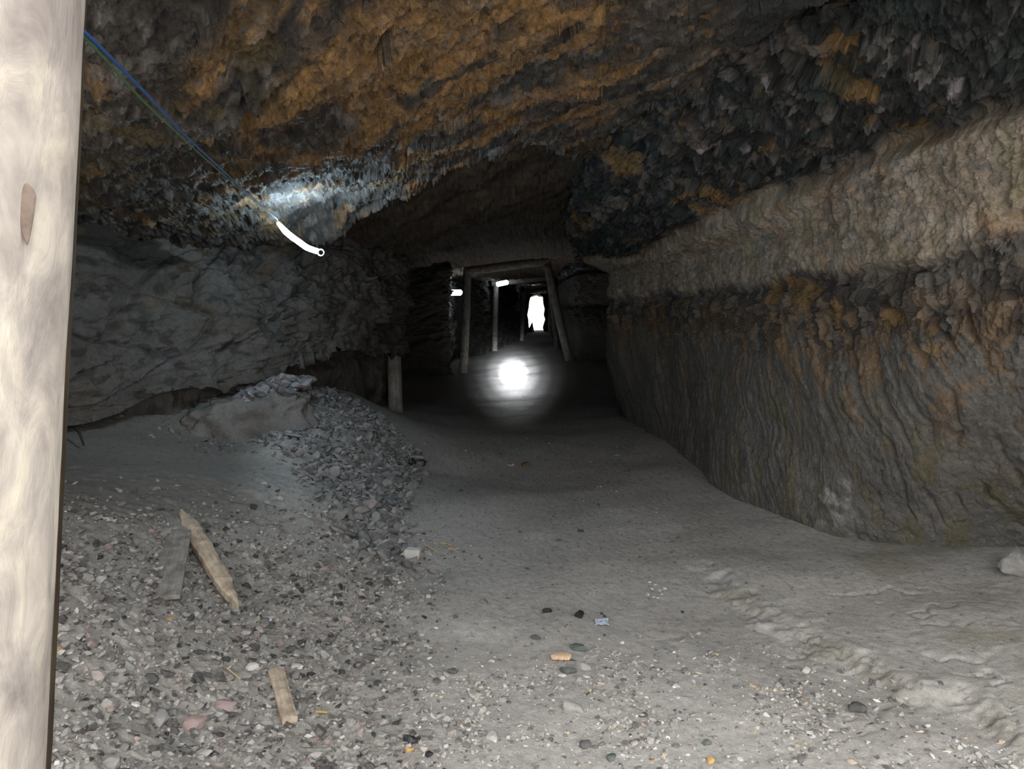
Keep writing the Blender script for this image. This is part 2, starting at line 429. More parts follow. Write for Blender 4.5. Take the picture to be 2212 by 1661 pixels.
flipn = np.sign((nn * (np.array([0.5, 12, 1.2]) * np.array([1, 0, 1]) + np.array([0, 1, 0]) * (Vb[:, 1:2] - 2) - Vb)).sum(1)); nn = nn * flipn[:, None]
U = np.repeat(pu[:, None], len(pv), 1).ravel(); Vv = np.repeat(pv[None], len(pu), 0).ravel()
# bedding tilts: up to the right, so use z minus a slope along the wall
bed = np.c_[Vb[:, 0], Vb[:, 1], Vb[:, 2] - .16 * (Vb[:, 0] + 3)]
sl = fbm(bed * np.array([.7, .7, 4.5]), 4, 201)
d = .09 * fbm(Vb * 1.1, 3, 211) + .05 * (np.floor(sl * 6) + sstep(.2, .8, sl * 6 - np.floor(sl * 6))) / 6
c1, e, v, fa = cells(bed * np.array([2.2, 2.2, 5.5]) + .4 * perlin(Vb * 3, 6)[:, None], 221)
amp = .25 + .9 * sstep(-.1, .35, fbm(Vb * 1.4, 3, 231) + .25 * sstep(1.4, 1.9, Vb[:, 2]))
d += (.085 * fa + .045 * v) * amp
c0, e0, v0, fa0 = cells(bed * np.array([1.2, 1.2, 2.6]) + .35 * perlin(Vb * 2, 16)[:, None], 222)
d += .07 * v0 + .05 * fa0 - .05 * np.exp(-(e0 / .05) ** 2) * sstep(-.1, .2, fbm(Vb * 1.8, 3, 232))
c2, e2, v2, fa2 = cells(bed * np.array([8, 8, 15]), 241)
lit = np.exp(-(((project(Vb)[0] - 640) / 130) ** 2 + ((project(Vb)[1] - 690) / 90) ** 2))
d += (.036 * fa2 + .016 * v2) * (.2 + amp * .7 + .8 * lit)
d += .010 * fbm(Vb * 16, 3, 251)
V = Vb + nn * d[:, None]
px, py = project(V)
col = np.tile(np.array([.20, .18, .16], np.float32), (len(V), 1))
col = mixc(col, (.13, .115, .10), sstep(-.05, .4, fbm(bed * np.array([1.2, 1.2, 4]), 4, 261)) * .7)
col = mixc(col, (.25, .24, .235), sstep(.1, .45, fbm(Vb * 2.3, 4, 262)) * .5)
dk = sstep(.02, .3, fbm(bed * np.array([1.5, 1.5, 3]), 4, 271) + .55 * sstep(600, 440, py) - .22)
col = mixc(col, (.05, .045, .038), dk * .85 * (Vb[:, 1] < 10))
spot = sstep(.2, .34, fbm(bed * np.array([5, 5, 9]), 3, 281))
col = mixc(col, (.06, .055, .05), spot * .6)
col = mixc(col, (.19, .13, .07), sstep(.24, .42, fbm(bed * np.array([4, 4, 7]) + 4, 3, 291)) * .5 * sstep(1.1, 1.7, Vb[:, 2]))
col = mixc(col, (.07, .064, .058), sstep(9.3, 10.2, Vb[:, 1]) * .85)  # wall colour darkened past the slab to stand in for the unlit recess
col = mixc(col, (.5, .5, .47), sstep(18, 18.6, Vb[:, 1]) * sstep(20.9, 20.5, Vb[:, 1]) * sstep(-.1, .15, fbm(Vb * 3, 4, 295)) * .9)  # painted lamplight: pale patches on the rock around the side lamp
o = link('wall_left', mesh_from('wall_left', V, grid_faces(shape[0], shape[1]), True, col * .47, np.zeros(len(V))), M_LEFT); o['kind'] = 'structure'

# ------------------------------------------------------------------ right wall
def Rc(r):
    pts = [P(*t) for t in r]
    top = pts[0] + np.array([.12, .1, .45]); bot = pts[-1] + np.array([.1, .1, -.45])
    return [top] + pts + [bot]
zr = (3.0, 2.5, 2.2, 1.9, 1.5, .8, .02, -.4)
right = [[(2.4, Y0, 3.2), (2.3, Y0, 2.75), (2.8, Y0, 2.4), (2.95, Y0, 2.1), (2.95, Y0, 1.7), (3.2, Y0, 1.0), (3.4, Y0, .1), (3.5, Y0, -.4)],
         [(2.2, 1.9, 3.2), (2.1, 1.9, 2.8), (2.5, 1.9, 2.45), (2.65, 1.9, 2.1), (2.75, 1.9, 1.7), (3.1, 1.9, 1.0), (3.35, 1.9, .1), (3.45, 1.9, -.4)],
         Rc([(2230, -130, 2.6), (2260, 205, 3.0), (2330, 350, 2.95), (2330, 545, 3.1), (2290, 900, 3.45), (2290, 1212, 3.95)]),
         Rc([(1830, 0, 3.0), (1960, 310, 3.6), (2020, 410, 3.5), (2010, 585, 3.6), (2010, 880, 3.85), (2010, 1205, 4.3)]),
         Rc([(1540, 130, 3.9), (1710, 410, 4.5), (1800, 480, 4.3), (1790, 608, 4.35), (1790, 850, 4.5), (1770, 1180, 4.75)]),
         Rc([(1330, 290, 5.4), (1490, 498, 5.9), (1590, 540, 5.7), (1580, 630, 5.7), (1590, 800, 5.65), (1560, 1090, 5.8)]),
         Rc([(1245, 440, 7.2), (1375, 560, 7.6), (1430, 580, 7.5), (1440, 645, 7.5), (1450, 760, 7.5), (1440, 960, 7.6)]),
         Rc([(1240, 520, 9.2), (1250, 560, 9.3), (1322, 590, 9.3), (1318, 655, 9.3), (1312, 740, 9.3), (1330, 865, 9.7)]),
         W(1.75, 10.2, zr), W(2.1, 12, zr), W(1.95, 15, zr), W(1.42, 16, zr), W(1.36, 18, zr), W(1.52, 25, zr), W(1.9, 33, zr), W(2.05, 44, zr), W(2.1, 47, zr)]
uc = [16, 50, 130, 160, 170, 150, 70, 30, 20, 30, 30, 20, 30, 40, 40, 20]
Xw, pu, pv = surf(right, uc, [20, 170, 70, 60, 120, 120, 24])
nrm = grid_normals(Xw); shape = Xw.shape
Vb = Xw.reshape(-1, 3); nn = nrm.reshape(-1, 3)
tgt = np.c_[np.full(len(Vb), 0.0), Vb[:, 1] - 1.5, np.full(len(Vb), 1.2)]
nn = nn * np.sign((nn * (tgt - Vb)).sum(1))[:, None]
U = np.repeat(pu[:, None], len(pv), 1).ravel(); Vv = np.repeat(pv[None], len(pu), 0).ravel() - 1   # rows: 0 roof, 1 coal foot, 3 sandstone foot, 5 floor
wob = .28 * fbm(Vb * 2.2, 4, 301)
vv = Vv + wob
mcoal = sstep(1.08, .9, vv)
msand = sstep(.9, 1.08, vv) * sstep(3.05, 2.75, vv)
mrub = sstep(2.75, 3.0, vv) * sstep(3.9, 3.4, vv)
mclay = sstep(2.9, 3.5, vv)
d = .07 * fbm(Vb * 1.2, 3, 311)
d += -.10 * np.exp(-((Vv - .98) / .13) ** 2) - .05 * np.exp(-((Vv - 3.0) / .12) ** 2)
d += .018 * (np.floor(fbm(Vb * np.array([1.6, 1.6, 2.2]), 4, 315) * 5)) / 5 * mclay
c1, e, v, fa = cells(Vb * np.array([6.5, 6.5, 4]) + .5 * perlin(Vb * 4, 6)[:, None], 321)
d += (.075 * fa + .03 * v) * (mcoal * .9 + mrub * .6 + msand * .18 + .08)
c2, e2, v2, fa2 = cells(Vb * np.array([19, 19, 10]) + .5 * perlin(Vb * 11, 7)[:, None], 331)
d += (.034 * fa2 + .014 * v2) * (mcoal + mrub * .9 + msand * .25 + .15)
c4, e4, v4, fa4 = cells(Vb * np.array([42, 42, 24]) + .5 * perlin(Vb * 23, 8)[:, None], 333)
d += (.014 * fa4 + .005 * v4) * (mcoal + mrub + msand * .4 + .15)
d += .02 * fbm(Vb * 9, 4, 341) * (msand + .4) * .7
# pick grooves: slanted ridges down the clay
pxb, pyb = project(Vb)
g1 = (Vb[:, 0] * .75 - Vb[:, 1] * .9) * 5.2 + Vb[:, 2] * 1.7 + 1.1 * fbm(Vb * 1.7, 4, 351)
saw = g1 - np.floor(g1)
gr = 1 - np.exp(-((saw - .5) / .10) ** 2) * sstep(-.15, .25, fbm(Vb * np.array([2.6, 2.6, 1.6]), 3, 363))
d += (.045 * gr - .045 + .012 * saw) * mclay * sstep(-.3, .2, fbm(Vb * 1.3, 3, 361)) * (Vb[:, 1] < 8) * sstep(5.05, 4.6, Vv)
d += .006 * fbm(Vb * 26, 3, 371)
d *= np.where(Vb[:, 1] > 9.5, 1.3, 1)
V = Vb + nn * d[:, None]
n1 = fbm(Vb * 4, 4, 381); n2 = fbm(Vb * 10, 4, 391); n3 = fbm(Vb * np.array([6, 6, 2.0]), 4, 395)
col = np.tile(np.array([.19, .18, .167], np.float32), (len(V), 1))
col = mixc(col, (.14, .132, .125), sstep(0, .4, n1) * .6)
olv = sstep(.05, .3, n3) * sstep(3.6, 4.4, Vv)
col = mixc(col, (.17, .15, .075), olv * .55)
rl = sstep(.06, .28, fbm(Vb * np.array([7, 7, 3]), 4, 401) + .28 * mrub) * sstep(4.7, 3.6, Vv)
col = mixc(col, (.34, .20, .085), rl * .5 * mclay)
cs = np.tile(np.array([.36, .30, .235], np.float32), (len(V), 1))
cs = mixc(cs, (.40, .38, .35), sstep(0, .4, n1) * .7)
cs = mixc(cs, (.20, .185, .145), sstep(.05, .35, n2) * .75)
cs = mixc(cs, (.33, .20, .10), sstep(.12, .4, n3) * .6)
n5 = fbm(Vb * 22, 4, 397)
cs = mixc(cs, (.20, .19, .18), sstep(.1, .3, fbm(Vb * 7, 4, 398)) * .7)
cs = mixc(cs, (.44, .36, .29), sstep(.0, .35, n5) * .6)
cs = mixc(cs, (.15, .13, .105), sstep(.12, .4, -n5) * .6)
cs = mixc(cs, (.27, .245, .155), sstep(.1, .4, fbm(Vb * 3 + 7, 3, 402)) * .6)
col = col * (1 - msand[:, None]) + cs * msand[:, None]
dr = sstep(-.05, .12, v2 + .5 * n1) * mrub
col = mixc(col, (.05, .048, .048), dr * .75)
col = mixc(col, (.33, .2, .08), sstep(.15, .3, n1) * mrub * .6)
cc = np.tile(np.array([.024, .026, .027], np.float32), (len(V), 1))
cc = mixc(cc, (.15, .14, .135), sstep(.1, .6, .6 * v2 + .5 * n3 + .4 * v4) * .8)
cc = mixc(cc, (.012, .016, .016), sstep(.2, .6, v4 - .4 * n2) * .7)
cc = mixc(cc, (.16, .135, .115), sstep(.05, .35, fbm(Vb * 5, 4, 412)) * (pxb < 1800) * .5)
cc = mixc(cc, (.30, .27, .29), sstep(.32, .5, fbm(Vb * np.array([4, 4, 2.6]), 3, 411)) * sstep(.9, .55, vv) * (Vb[:, 1] < 4.6) * .9)
cc = mixc(cc, (.30, .18, .06), sstep(.18, .42, fbm(Vb * 3.4 + 5, 4, 421)) * .6)
cc = mixc(cc, (.02, .035, .033), sstep(.05, .4, fbm(Vb * 2.6 + 11, 3, 431)) * .6)
col = col * (1 - mcoal[:, None]) + cc * mcoal[:, None]
col = mixc(col, (.27, .15, .06), np.exp(-((vv - 1.05) / .06) ** 2) * .4 * sstep(-.2, .3, n1))
pale = np.exp(-(((project(V)[0] - 1800) / 45) ** 2 + ((project(V)[1] - 1085) / 60) ** 2)) * sstep(-.15, .25, n2 + .2 * v2)
col = mixc(col, (.5, .48, .45), pale * .8)
col = mixc(col, (.03, .028, .025), sstep(9.0, 9.9, Vb[:, 1]) * .85)  # shade of the recess and deep tunnel put into the colour
gl = np.clip(mcoal * sstep(-.2, .5, v2 - n3 * .4), 0, 1)
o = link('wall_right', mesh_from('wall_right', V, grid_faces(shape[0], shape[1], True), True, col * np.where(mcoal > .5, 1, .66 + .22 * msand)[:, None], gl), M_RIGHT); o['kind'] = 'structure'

# rock rim of the far exit
hole = [(1146, 641), (1153, 637), (1160, 635), (1167, 637), (1173, 641), (1174, 655), (1177, 668), (1175, 680), (1178, 690), (1174, 703), (1173, 709), (1184, 716), (1184, 735),
        (1154, 735), (1154, 717), (1151, 703), (1150, 696), (1148, 704), (1147, 713), (1142, 706), (1141, 690), (1139, 680), (1142, 664), (1143, 652)]
nh = len(hole); rim = []
for yy in (43.6, 44.5):
    for k_, (x_, y_) in enumerate(hole): rim.append(P(x_, y_, 44.0) + np.array([0, yy - 44.0, 0]))
    for k_, (x_, y_) in enumerate(hole):
        c_ = P(1160, 675, 44.0); v_ = P(x_, y_, 44.0) - c_; v_ = v_ / np.linalg.norm(v_) * 3.2; v_[1] = yy - 44.0; rim.append(c_ + v_)
fr = []
for k_ in range(nh):
    j_ = (k_ + 1) % nh
    fr += [(k_, j_, nh + j_, nh + k_), (2 * nh + j_, 2 * nh + k_, 3 * nh + k_, 3 * nh + j_), (j_, k_, 2 * nh + k_, 2 * nh + j_)]
rc = np.tile([.05, .047, .043], (len(rim), 1))
o = link('wall_exit', mesh_from('wall_exit', np.array(rim), np.array(fr), False, rc, np.zeros(len(rim))), M_LEFT); o['kind'] = 'structure'

# ------------------------------------------------------------------ timber
M_PALE = None
def wood_mat(name, a, b_, c, scale=6, str_z=.12, bump=.5, dist=.006, rough=.8):
    m, nt, b = new_mat(name)
    tc = N(nt, 'ShaderNodeTexCoord'); mp = N(nt, 'ShaderNodeMapping'); mp.inputs['Scale'].default_value = (1, 1, str_z)
    nt.links.new(tc.outputs['Object'], mp.inputs['Vector'])
    n1 = noise(nt, mp.outputs['Vector'], scale * 6, 6, .65, .6)
    n2 = noise(nt, tc.outputs['Object'], scale, 5, .6, .4)
    r1 = ramp(nt, n1.outputs['Fac'], [(.3, a), (.55, b_), (.75, c)])
    r2 = ramp(nt, n2.outputs['Fac'], [(.35, (.62, .6, .62)), (.6, (1.1, 1.1, 1.08))])
    nt.links.new(mix(nt, r1.outputs['Color'], r2.outputs['Color'], 1.0, 'MULTIPLY'), b.inputs['Base Color'])
    b.inputs['Roughness'].default_value = rough; b.inputs['Specular IOR Level'].default_value = .2
    bp = N(nt, 'ShaderNodeBump'); bp.inputs['Strength'].default_value = bump; bp.inputs['Distance'].default_value = dist
    nt.links.new(n1.outputs['Fac'], bp.inputs['Height']); nt.links.new(bp.outputs['Normal'], b.inputs['Normal'])
    return m
M_POST = wood_mat('peeled pale timber', (.215, .195, .185), (.335, .305, .275), (.45, .415, .34), 4, .38, .6, .006)
M_BROWN = wood_mat('brown timber', (.025, .019, .011), (.05, .037, .022), (.075, .058, .036), 7)  # brown wood, darkened further for the shade behind the near post
M_GREYWOOD = wood_mat('grey weathered timber', (.14, .13, .12), (.24, .225, .2), (.33, .31, .28), 8)
M_PLANK = wood_mat('dusty board', (.20, .19, .175), (.27, .255, .235), (.33, .31, .29), 14, .06, .35, .003)
M_SPLIT = wood_mat('fresh split wood', (.36, .29, .225), (.46, .385, .30), (.54, .46, .37), 16, .05, .6, .004)
M_STRAW = simple_mat('dry straw', (.34, .27, .15), (.5, .42, .27), 40, .8, .3, .002)
M_KNOT = simple_mat('wood knot', (.09, .068, .055), (.17, .13, .105), 40, .8, .4, .003)
def log_mesh(name, L, r0, r1, nz, na, seed, bumpy=.06, bow=.0):
    z = np.linspace(0, L, nz); a = np.linspace(0, 2 * math.pi, na, endpoint=False)
    Zg, Ag = np.meshgrid(z, a, indexing='ij')
    r = r0 + (r1 - r0) * Zg / L
    p = np.c_[(np.cos(Ag) * 1.6).ravel(), (np.sin(Ag) * 1.6).ravel(), (Zg / r0 * .22).ravel()]
    f = 1 + bumpy * (fbm(p, 4, seed) + .35 * fbm(p * np.array([4, 4, .8]), 3, seed + 5)).reshape(r.shape)
    bx = bow * np.sin(Zg / L * math.pi * 1.6 + seed)
    V = np.stack([np.cos(Ag) * r * f + bx, np.sin(Ag) * r * f + bx * .5, Zg], 2).reshape(-1, 3)
    i = np.arange(nz - 1)[:, None] * na + np.arange(na)[None]; j = np.arange(nz - 1)[:, None] * na + (np.arange(na)[None] + 1) % na
    Fq = np.stack([i, j, j + na, i + na], 2).reshape(-1, 4)
    nv = len(V)
    V = np.r_[V, [[0 + bow * math.sin(seed), 0, -.004], [bow * math.sin(math.pi * 1.6 + seed), 0, L + .004]]]
    k = np.arange(na)
    c0 = np.stack([np.full(na, nv), (k + 1) % na, k, np.full(na, nv)], 1)
    me = bpy.data.meshes.new(name)
    faces = Fq.tolist() + [[nv, (t + 1) % na, t] for t in range(na)] + [[nv + 1, (nz - 1) * na + t, (nz - 1) * na + (t + 1) % na] for t in range(na)]
    me.from_pydata(V.tolist(), [], faces)
    me.polygons.foreach_set('use_smooth', [True] * len(faces))
    return me
def log(name, p0, p1, r0, r1, mat, seed, parent=None, nz=40, na=24, bumpy=.06, bow=0.0):
    p0, p1 = Vector(p0), Vector(p1); L = (p1 - p0).length
    o = link(name, log_mesh(name, L, r0, r1, nz, na, seed, bumpy, bow), mat)
    o.rotation_mode = 'QUATERNION'
    q_ = (p1 - p0).to_track_quat('Z', 'Y')
    if parent is not None:
        o.parent = parent; o.location = p0 - parent.location
    else: o.location = p0
    o.rotation_quaternion = q_
    return o

# near post (pale, peeled)
pd = .85; pr = .115
def post_pt(py): # centre line from the right-hand silhouette
    e = np.interp(py, [0, 120, 250, 400, 560, 720, 850, 1000, 1300, 1661], [160, 153, 147, 144, 139, 133, 123, 114, 105, 101])
    return P(e - pr / pd * F * 1.0 - 23, py, pd)
a0, a1 = post_pt(40), post_pt(1620)
dirv = (a0 - a1) / (a0 - a1)[2]
zf0 = float(floor_z(np.array([[a1[0], pd]]))[0])
b0 = a1 + dirv * (zf0 - .08 - a1[2]); b1 = a1 + dirv * (2.3 - a1[2])
o = log('timber_post', b0, b1, pr * .99, pr * 1.01, M_POST, 3, None, 220, 96, .045)
tag(o, 'thick pale peeled timber post standing closest, at the tunnel mouth', 'post')
post_ob = o; post_r = pr
kb = bmesh.new(); bmesh.ops.create_icosphere(kb, subdivisions=3, radius=1)
for v_ in kb.verts:
    v_.co = Vector((v_.co.x * (.011 if v_.co.z > 0 else .011 * (1 + v_.co.z * .6)), v_.co.y * .0028, v_.co.z * (.05 if v_.co.z < 0 else .014)))
km = bpy.data.meshes.new('knot'); kb.to_mesh(km); kb.free()
k_ = link('knot', km, M_KNOT)
rr_ = ray(52, 425); rr_ = rr_ / rr_[1]
best = min((abs(math.hypot(*( (CAM + rr_ * t)[:2] - (b0 + dirv * ((CAM + rr_ * t)[2] - b0[2]))[:2])) - pr), t) for t in np.linspace(.6, .85, 400))
kpos = Vector(CAM + rr_ * best[1])
k_.parent = post_ob; k_.matrix_parent_inverse = Matrix.Identity(4)
qm = Matrix.LocRotScale(post_ob.location, post_ob.rotation_quaternion, None)
k_.matrix_local = qm.inverted() @ Matrix.LocRotScale(kpos, Euler((0, 0, math.radians(20))), None)
k_['label'] = 'dark reddish knot'

# second, thinner brown post behind it
r2 = .05
def p2(py, e): return P(e - r2 / 1.25 * F - 12, py, 1.25)
a0, a1 = p2(620, 162), p2(1330, 131)
dirv = (a0 - a1) / (a0 - a1)[2]
zf0 = float(floor_z(np.array([[a1[0], 1.25]]))[0])
o = log('timber_prop', a1 + dirv * (zf0 - .06 - a1[2]), a1 + dirv * (2.25 - a1[2]), r2, r2 * .98, M_BROWN, 8, None, 120, 40, .05)
tag(o, 'thin dark brown timber prop half hidden behind the pale near post', 'post')

# short prop under the left slab
pb = G(855, 890, .2); pb[2] = float(floor_z(pb[None, :2])[0]) - .05
o = log('wooden_prop', pb, P(851, 752, pb[1]), .088, .082, M_GREYWOOD, 12, None, 60, 32, .06)
tag(o, 'short stubby grey prop holding up the slab of the left wall', 'post')

# timber sets along the tunnel
M_SETWOOD = wood_mat('dark frame timber', (.065, .06, .052), (.13, .12, .105), (.20, .185, .165), 8)  # darker wood tone for the frames along the tunnel
def timber_set(name, label, d, l0, l1, r0_, r1_, bl, br, rad, seed, mat):
    t = empty(name, tuple(P(l1[0], l1[1], d)))
    tag(t, label, 'timber frame', 'timber frames down the tunnel')
    if l0 is not None: log('post', P(l1[0], l1[1], d), P(l0[0], l0[1], d), rad * 1.05, rad, mat, seed, t, 50, 24, .1, .012)
    if r0_ is not None: log('post', P(r1_[0], r1_[1], d), P(r0_[0], r0_[1], d), rad * 1.05, rad * .95, mat, seed + 1, t, 50, 24, .1, .012)
    log('crossbeam', P(bl[0], bl[1], d), P(br[0], br[1], d), rad * 1.1, rad, mat, seed + 2, t, 50, 24, .1, .01)
    return t
timber_set('timber_set', 'nearest timber frame, two leaning log posts under a log crossbeam', 16.0, (1010, 582), (1001, 806), (1181, 572), (1230, 778), (1003, 586), (1190, 563), .085, 21, M_SETWOOD)
timber_set('timber_set', 'second timber frame deeper in, with a lamp hanging under its crossbeam', 24.5, (1071, 615), (1069, 758), (1187, 607), (1203, 752), (1062, 613), (1188, 600), .085, 31, M_SETWOOD)
timber_set('timber_set', 'farthest timber frame, close to the bright daylight exit', 33.0, (1131, 634), (1127, 736), (1188, 624), (1196, 730), (1122, 634), (1192, 620), .09, 41, M_SETWOOD)

# ------------------------------------------------------------------ lamps
LAMPC = (.62, .84, 1.0)
M_TUBE = emit_mat('cool white tube', LAMPC, 310)
M_TUBEFAR = emit_mat('cool white far lamp', (.82, .93, 1.0), 22)
M_METAL = simple_mat('dull metal', (.45, .45, .46), (.6, .6, .6), 30, .4, .1)
M_METAL.node_tree.nodes['Principled BSDF'].inputs['Metallic'].default_value = .8
M_WHITEP = simple_mat('white plastic', (.7, .7, .7), (.8, .8, .8), 30, .4, .05)
def tube_mesh(name, pts, radii, na=16):
    pts = [Vector(p) for p in pts]; rows = []
    for i, p in enumerate(pts):
        t = (pts[min(i + 1, len(pts) - 1)] - pts[max(i - 1, 0)]).normalized()
        u = t.orthogonal().normalized() if i == 0 else (u - t * u.dot(t)).normalized()
        w = t.cross(u)
        rows.append([p + (u * math.cos(a) + w * math.sin(a)) * radii[i] for a in [2 * math.pi * k / na for k in range(na)]])
    V = [tuple(v) for r in rows for v in r]; n = len(rows)
    Fs = [(i * na + k, i * na + (k + 1) % na, (i + 1) * na + (k + 1) % na, (i + 1) * na + k) for i in range(n - 1) for k in range(na)]
    Fs += [tuple(range(na))[::-1], tuple((n - 1) * na + k for k in range(na))]
    m = bpy.data.meshes.new(name); m.from_pydata(V, [], Fs)
    m.polygons.foreach_set('use_smooth', [True] * len(Fs)); return m
def ring_mesh(name, R, r):
    bm = bmesh.new(); n, k = 28, 8; vs = []
    for i in range(n):
        a = 2 * math.pi * i / n
        vs.append([bm.verts.new(((R + r * math.cos(b)) * math.cos(a), r * math.sin(b), (R + r * math.cos(b)) * math.sin(a))) for b in [2 * math.pi * j / k for j in range(k)]])
    for i in range(n):
        for j in range(k):
            bm.faces.new((vs[i][j], vs[(i + 1) % n][j], vs[(i + 1) % n][(j + 1) % k], vs[i][(j + 1) % k]))
    for f in bm.faces: f.smooth = True
    m = bpy.data.meshes.new(name); bm.normal_update(); bm.to_mesh(m); bm.free(); return m
def tubelamp(pxs, d0, d1, rad, label):
    n = len(pxs); pts = [P(x, y, d0 + (d1 - d0) * i / (n - 1)) for i, (x, y) in enumerate(pxs)]
    base = pts[0]; loc = [p - base for p in pts]
    # resample smooth
    A, _ = pchip(np.array(loc), [8] * (n - 1))
    t = empty('tube_lamp', tuple(base)); tag(t, label, 'lamp')
    rr = [rad * (0.55 + .45 * min(1, i / 6)) if i < 6 else rad for i in range(len(A))]
    link('tube', tube_mesh('tube', A, rr), M_TUBE, t)
    link('end_cap', tube_mesh('end_cap', [A[0] + (A[0] - A[3]) * .6, A[0]], [rad * .5, rad * .6]), M_WHITEP, t)
    r = link('hanging_ring', ring_mesh('hanging_ring', .022, .0045), M_WHITEP, t)
    dd = A[-1] - A[-4]; dd = dd / np.linalg.norm(dd); r.location = tuple(A[-1] + dd * .024)
    return t
tubelamp([(600, 481), (620, 503), (645, 522), (664, 535), (686, 543)], 5.15, 5.3, .019, 'bright white tube lamp hanging under the roof at the end of the cords')
def farlamp(px_, py_, d, w, h, tilt, label):
    p = P(px_, py_, d); t = empty('tunnel_lamp', tuple(p)); tag(t, label, 'lamp')
    Ld = w * d / F
    dr = Vector((math.cos(tilt), 0, math.sin(tilt)))
    pts = [dr * (-Ld / 2 + Ld * i / 10) for i in range(11)]
    rr = [h / 2 * d / F * (.6 if i in (0, 10) else 1) for i in range(11)]
    link('bulb', tube_mesh('bulb', pts, rr), M_TUBEFAR, t)
    link('socket', tube_mesh('socket', [pts[-1], pts[-1] + dr * .05], [rr[-1], rr[-1] * .6]), M_WHITEP, t)
    return t
farlamp(985, 632, 19.2, 25, 12, 0.03, 'glowing lamp on the side wall left of the nearest timber frame')
farlamp(1085, 612, 24.0, 26, 10, 0.2, 'glowing lamp hung under the crossbeam of the second timber frame')
farlamp(1151, 627, 33.5, 7, 7, 0.3, 'tiny glowing lamp above the bright far exit')

# cords from the near post to the lamp
M_BLUE = simple_mat('blue cord', (.013, .05, .16), (.025, .07, .2), 60, .85, .2, .001)
M_GREEN = simple_mat('green cord', (.03, .075, .026), (.05, .11, .045), 60, .85, .2, .001)
def cord(name, pxs, rad, mat, label):
    pts = [P(*t) for t in pxs]; base = Vector(pts[0])
    A, _ = pchip(np.array([p - pts[0] for p in pts]), [12] * (len(pts) - 1))
    o = link(name, tube_mesh(name, A, [rad] * len(A), 10), mat); o.location = base
    return tag(o, label, 'cord')
cord('blue_cable', [(120, 15, 1.05), (178, 66, 1.15), (300, 186, 1.55), (400, 292, 2.2), (500, 386, 3.3), (598, 472, 5.1)], .0034, M_BLUE, 'blue cord slanting from the near post down to the tube lamp')
cord('green_cable', [(120, 20, 1.06), (178, 76, 1.16), (300, 208, 1.57), (400, 303, 2.22), (500, 393, 3.32), (600, 475, 5.1)], .0024, M_GREEN, 'green cord running just below the blue cord towards the lamp')

# ------------------------------------------------------------------ stones
def hull_mesh(name, seed, n=16, flat=.6, bev=False):
    r = random.Random(seed); bm = bmesh.new()
    for i in range(n):
        v_ = Vector((r.gauss(0, 1), r.gauss(0, 1), r.gauss(0, 1))).normalized() * r.uniform(.82, 1.1)
        bm.verts.new((v_.x * r.uniform(.95, 1.05), v_.y * .78, v_.z * flat))
    res = bmesh.ops.convex_hull(bm, input=bm.verts)
    bmesh.ops.delete(bm, geom=[g for g in res['geom_interior'] if isinstance(g, bmesh.types.BMVert)], context='VERTS')
    if bev:
        bmesh.ops.bevel(bm, geom=bm.edges[:], offset=.03, segments=1, affect='EDGES', clamp_overlap=True)
    bmesh.ops.triangulate(bm, faces=bm.faces[:])
    m = bpy.data.meshes.new(name); bm.normal_update(); bm.to_mesh(m); bm.free()
    return m
def arr(m):
    V = np.empty(len(m.vertices) * 3, np.float32); m.vertices.foreach_get('co', V)
    T = np.empty(len(m.polygons) * 3, np.int32); m.polygons.foreach_get('vertices', T)
    return V.reshape(-1, 3), T.reshape(-1, 3)
nr = np.random.default_rng(4)
def sample(n, xr, yr, accept):
    out = []
    tot = 0
    while tot < n:
        xy = np.c_[nr.uniform(*xr, 4 * n), nr.uniform(*yr, 4 * n)]
        z = FL(xy) + .055 * bench_mask(xy)
        px, py = project(np.c_[xy, z])
        k = nr.random(len(xy)) < accept(px, py, xy)
        out.append(xy[k]); tot += k.sum()
        if k.sum() == 0: break
    return np.concatenate(out)[:n]
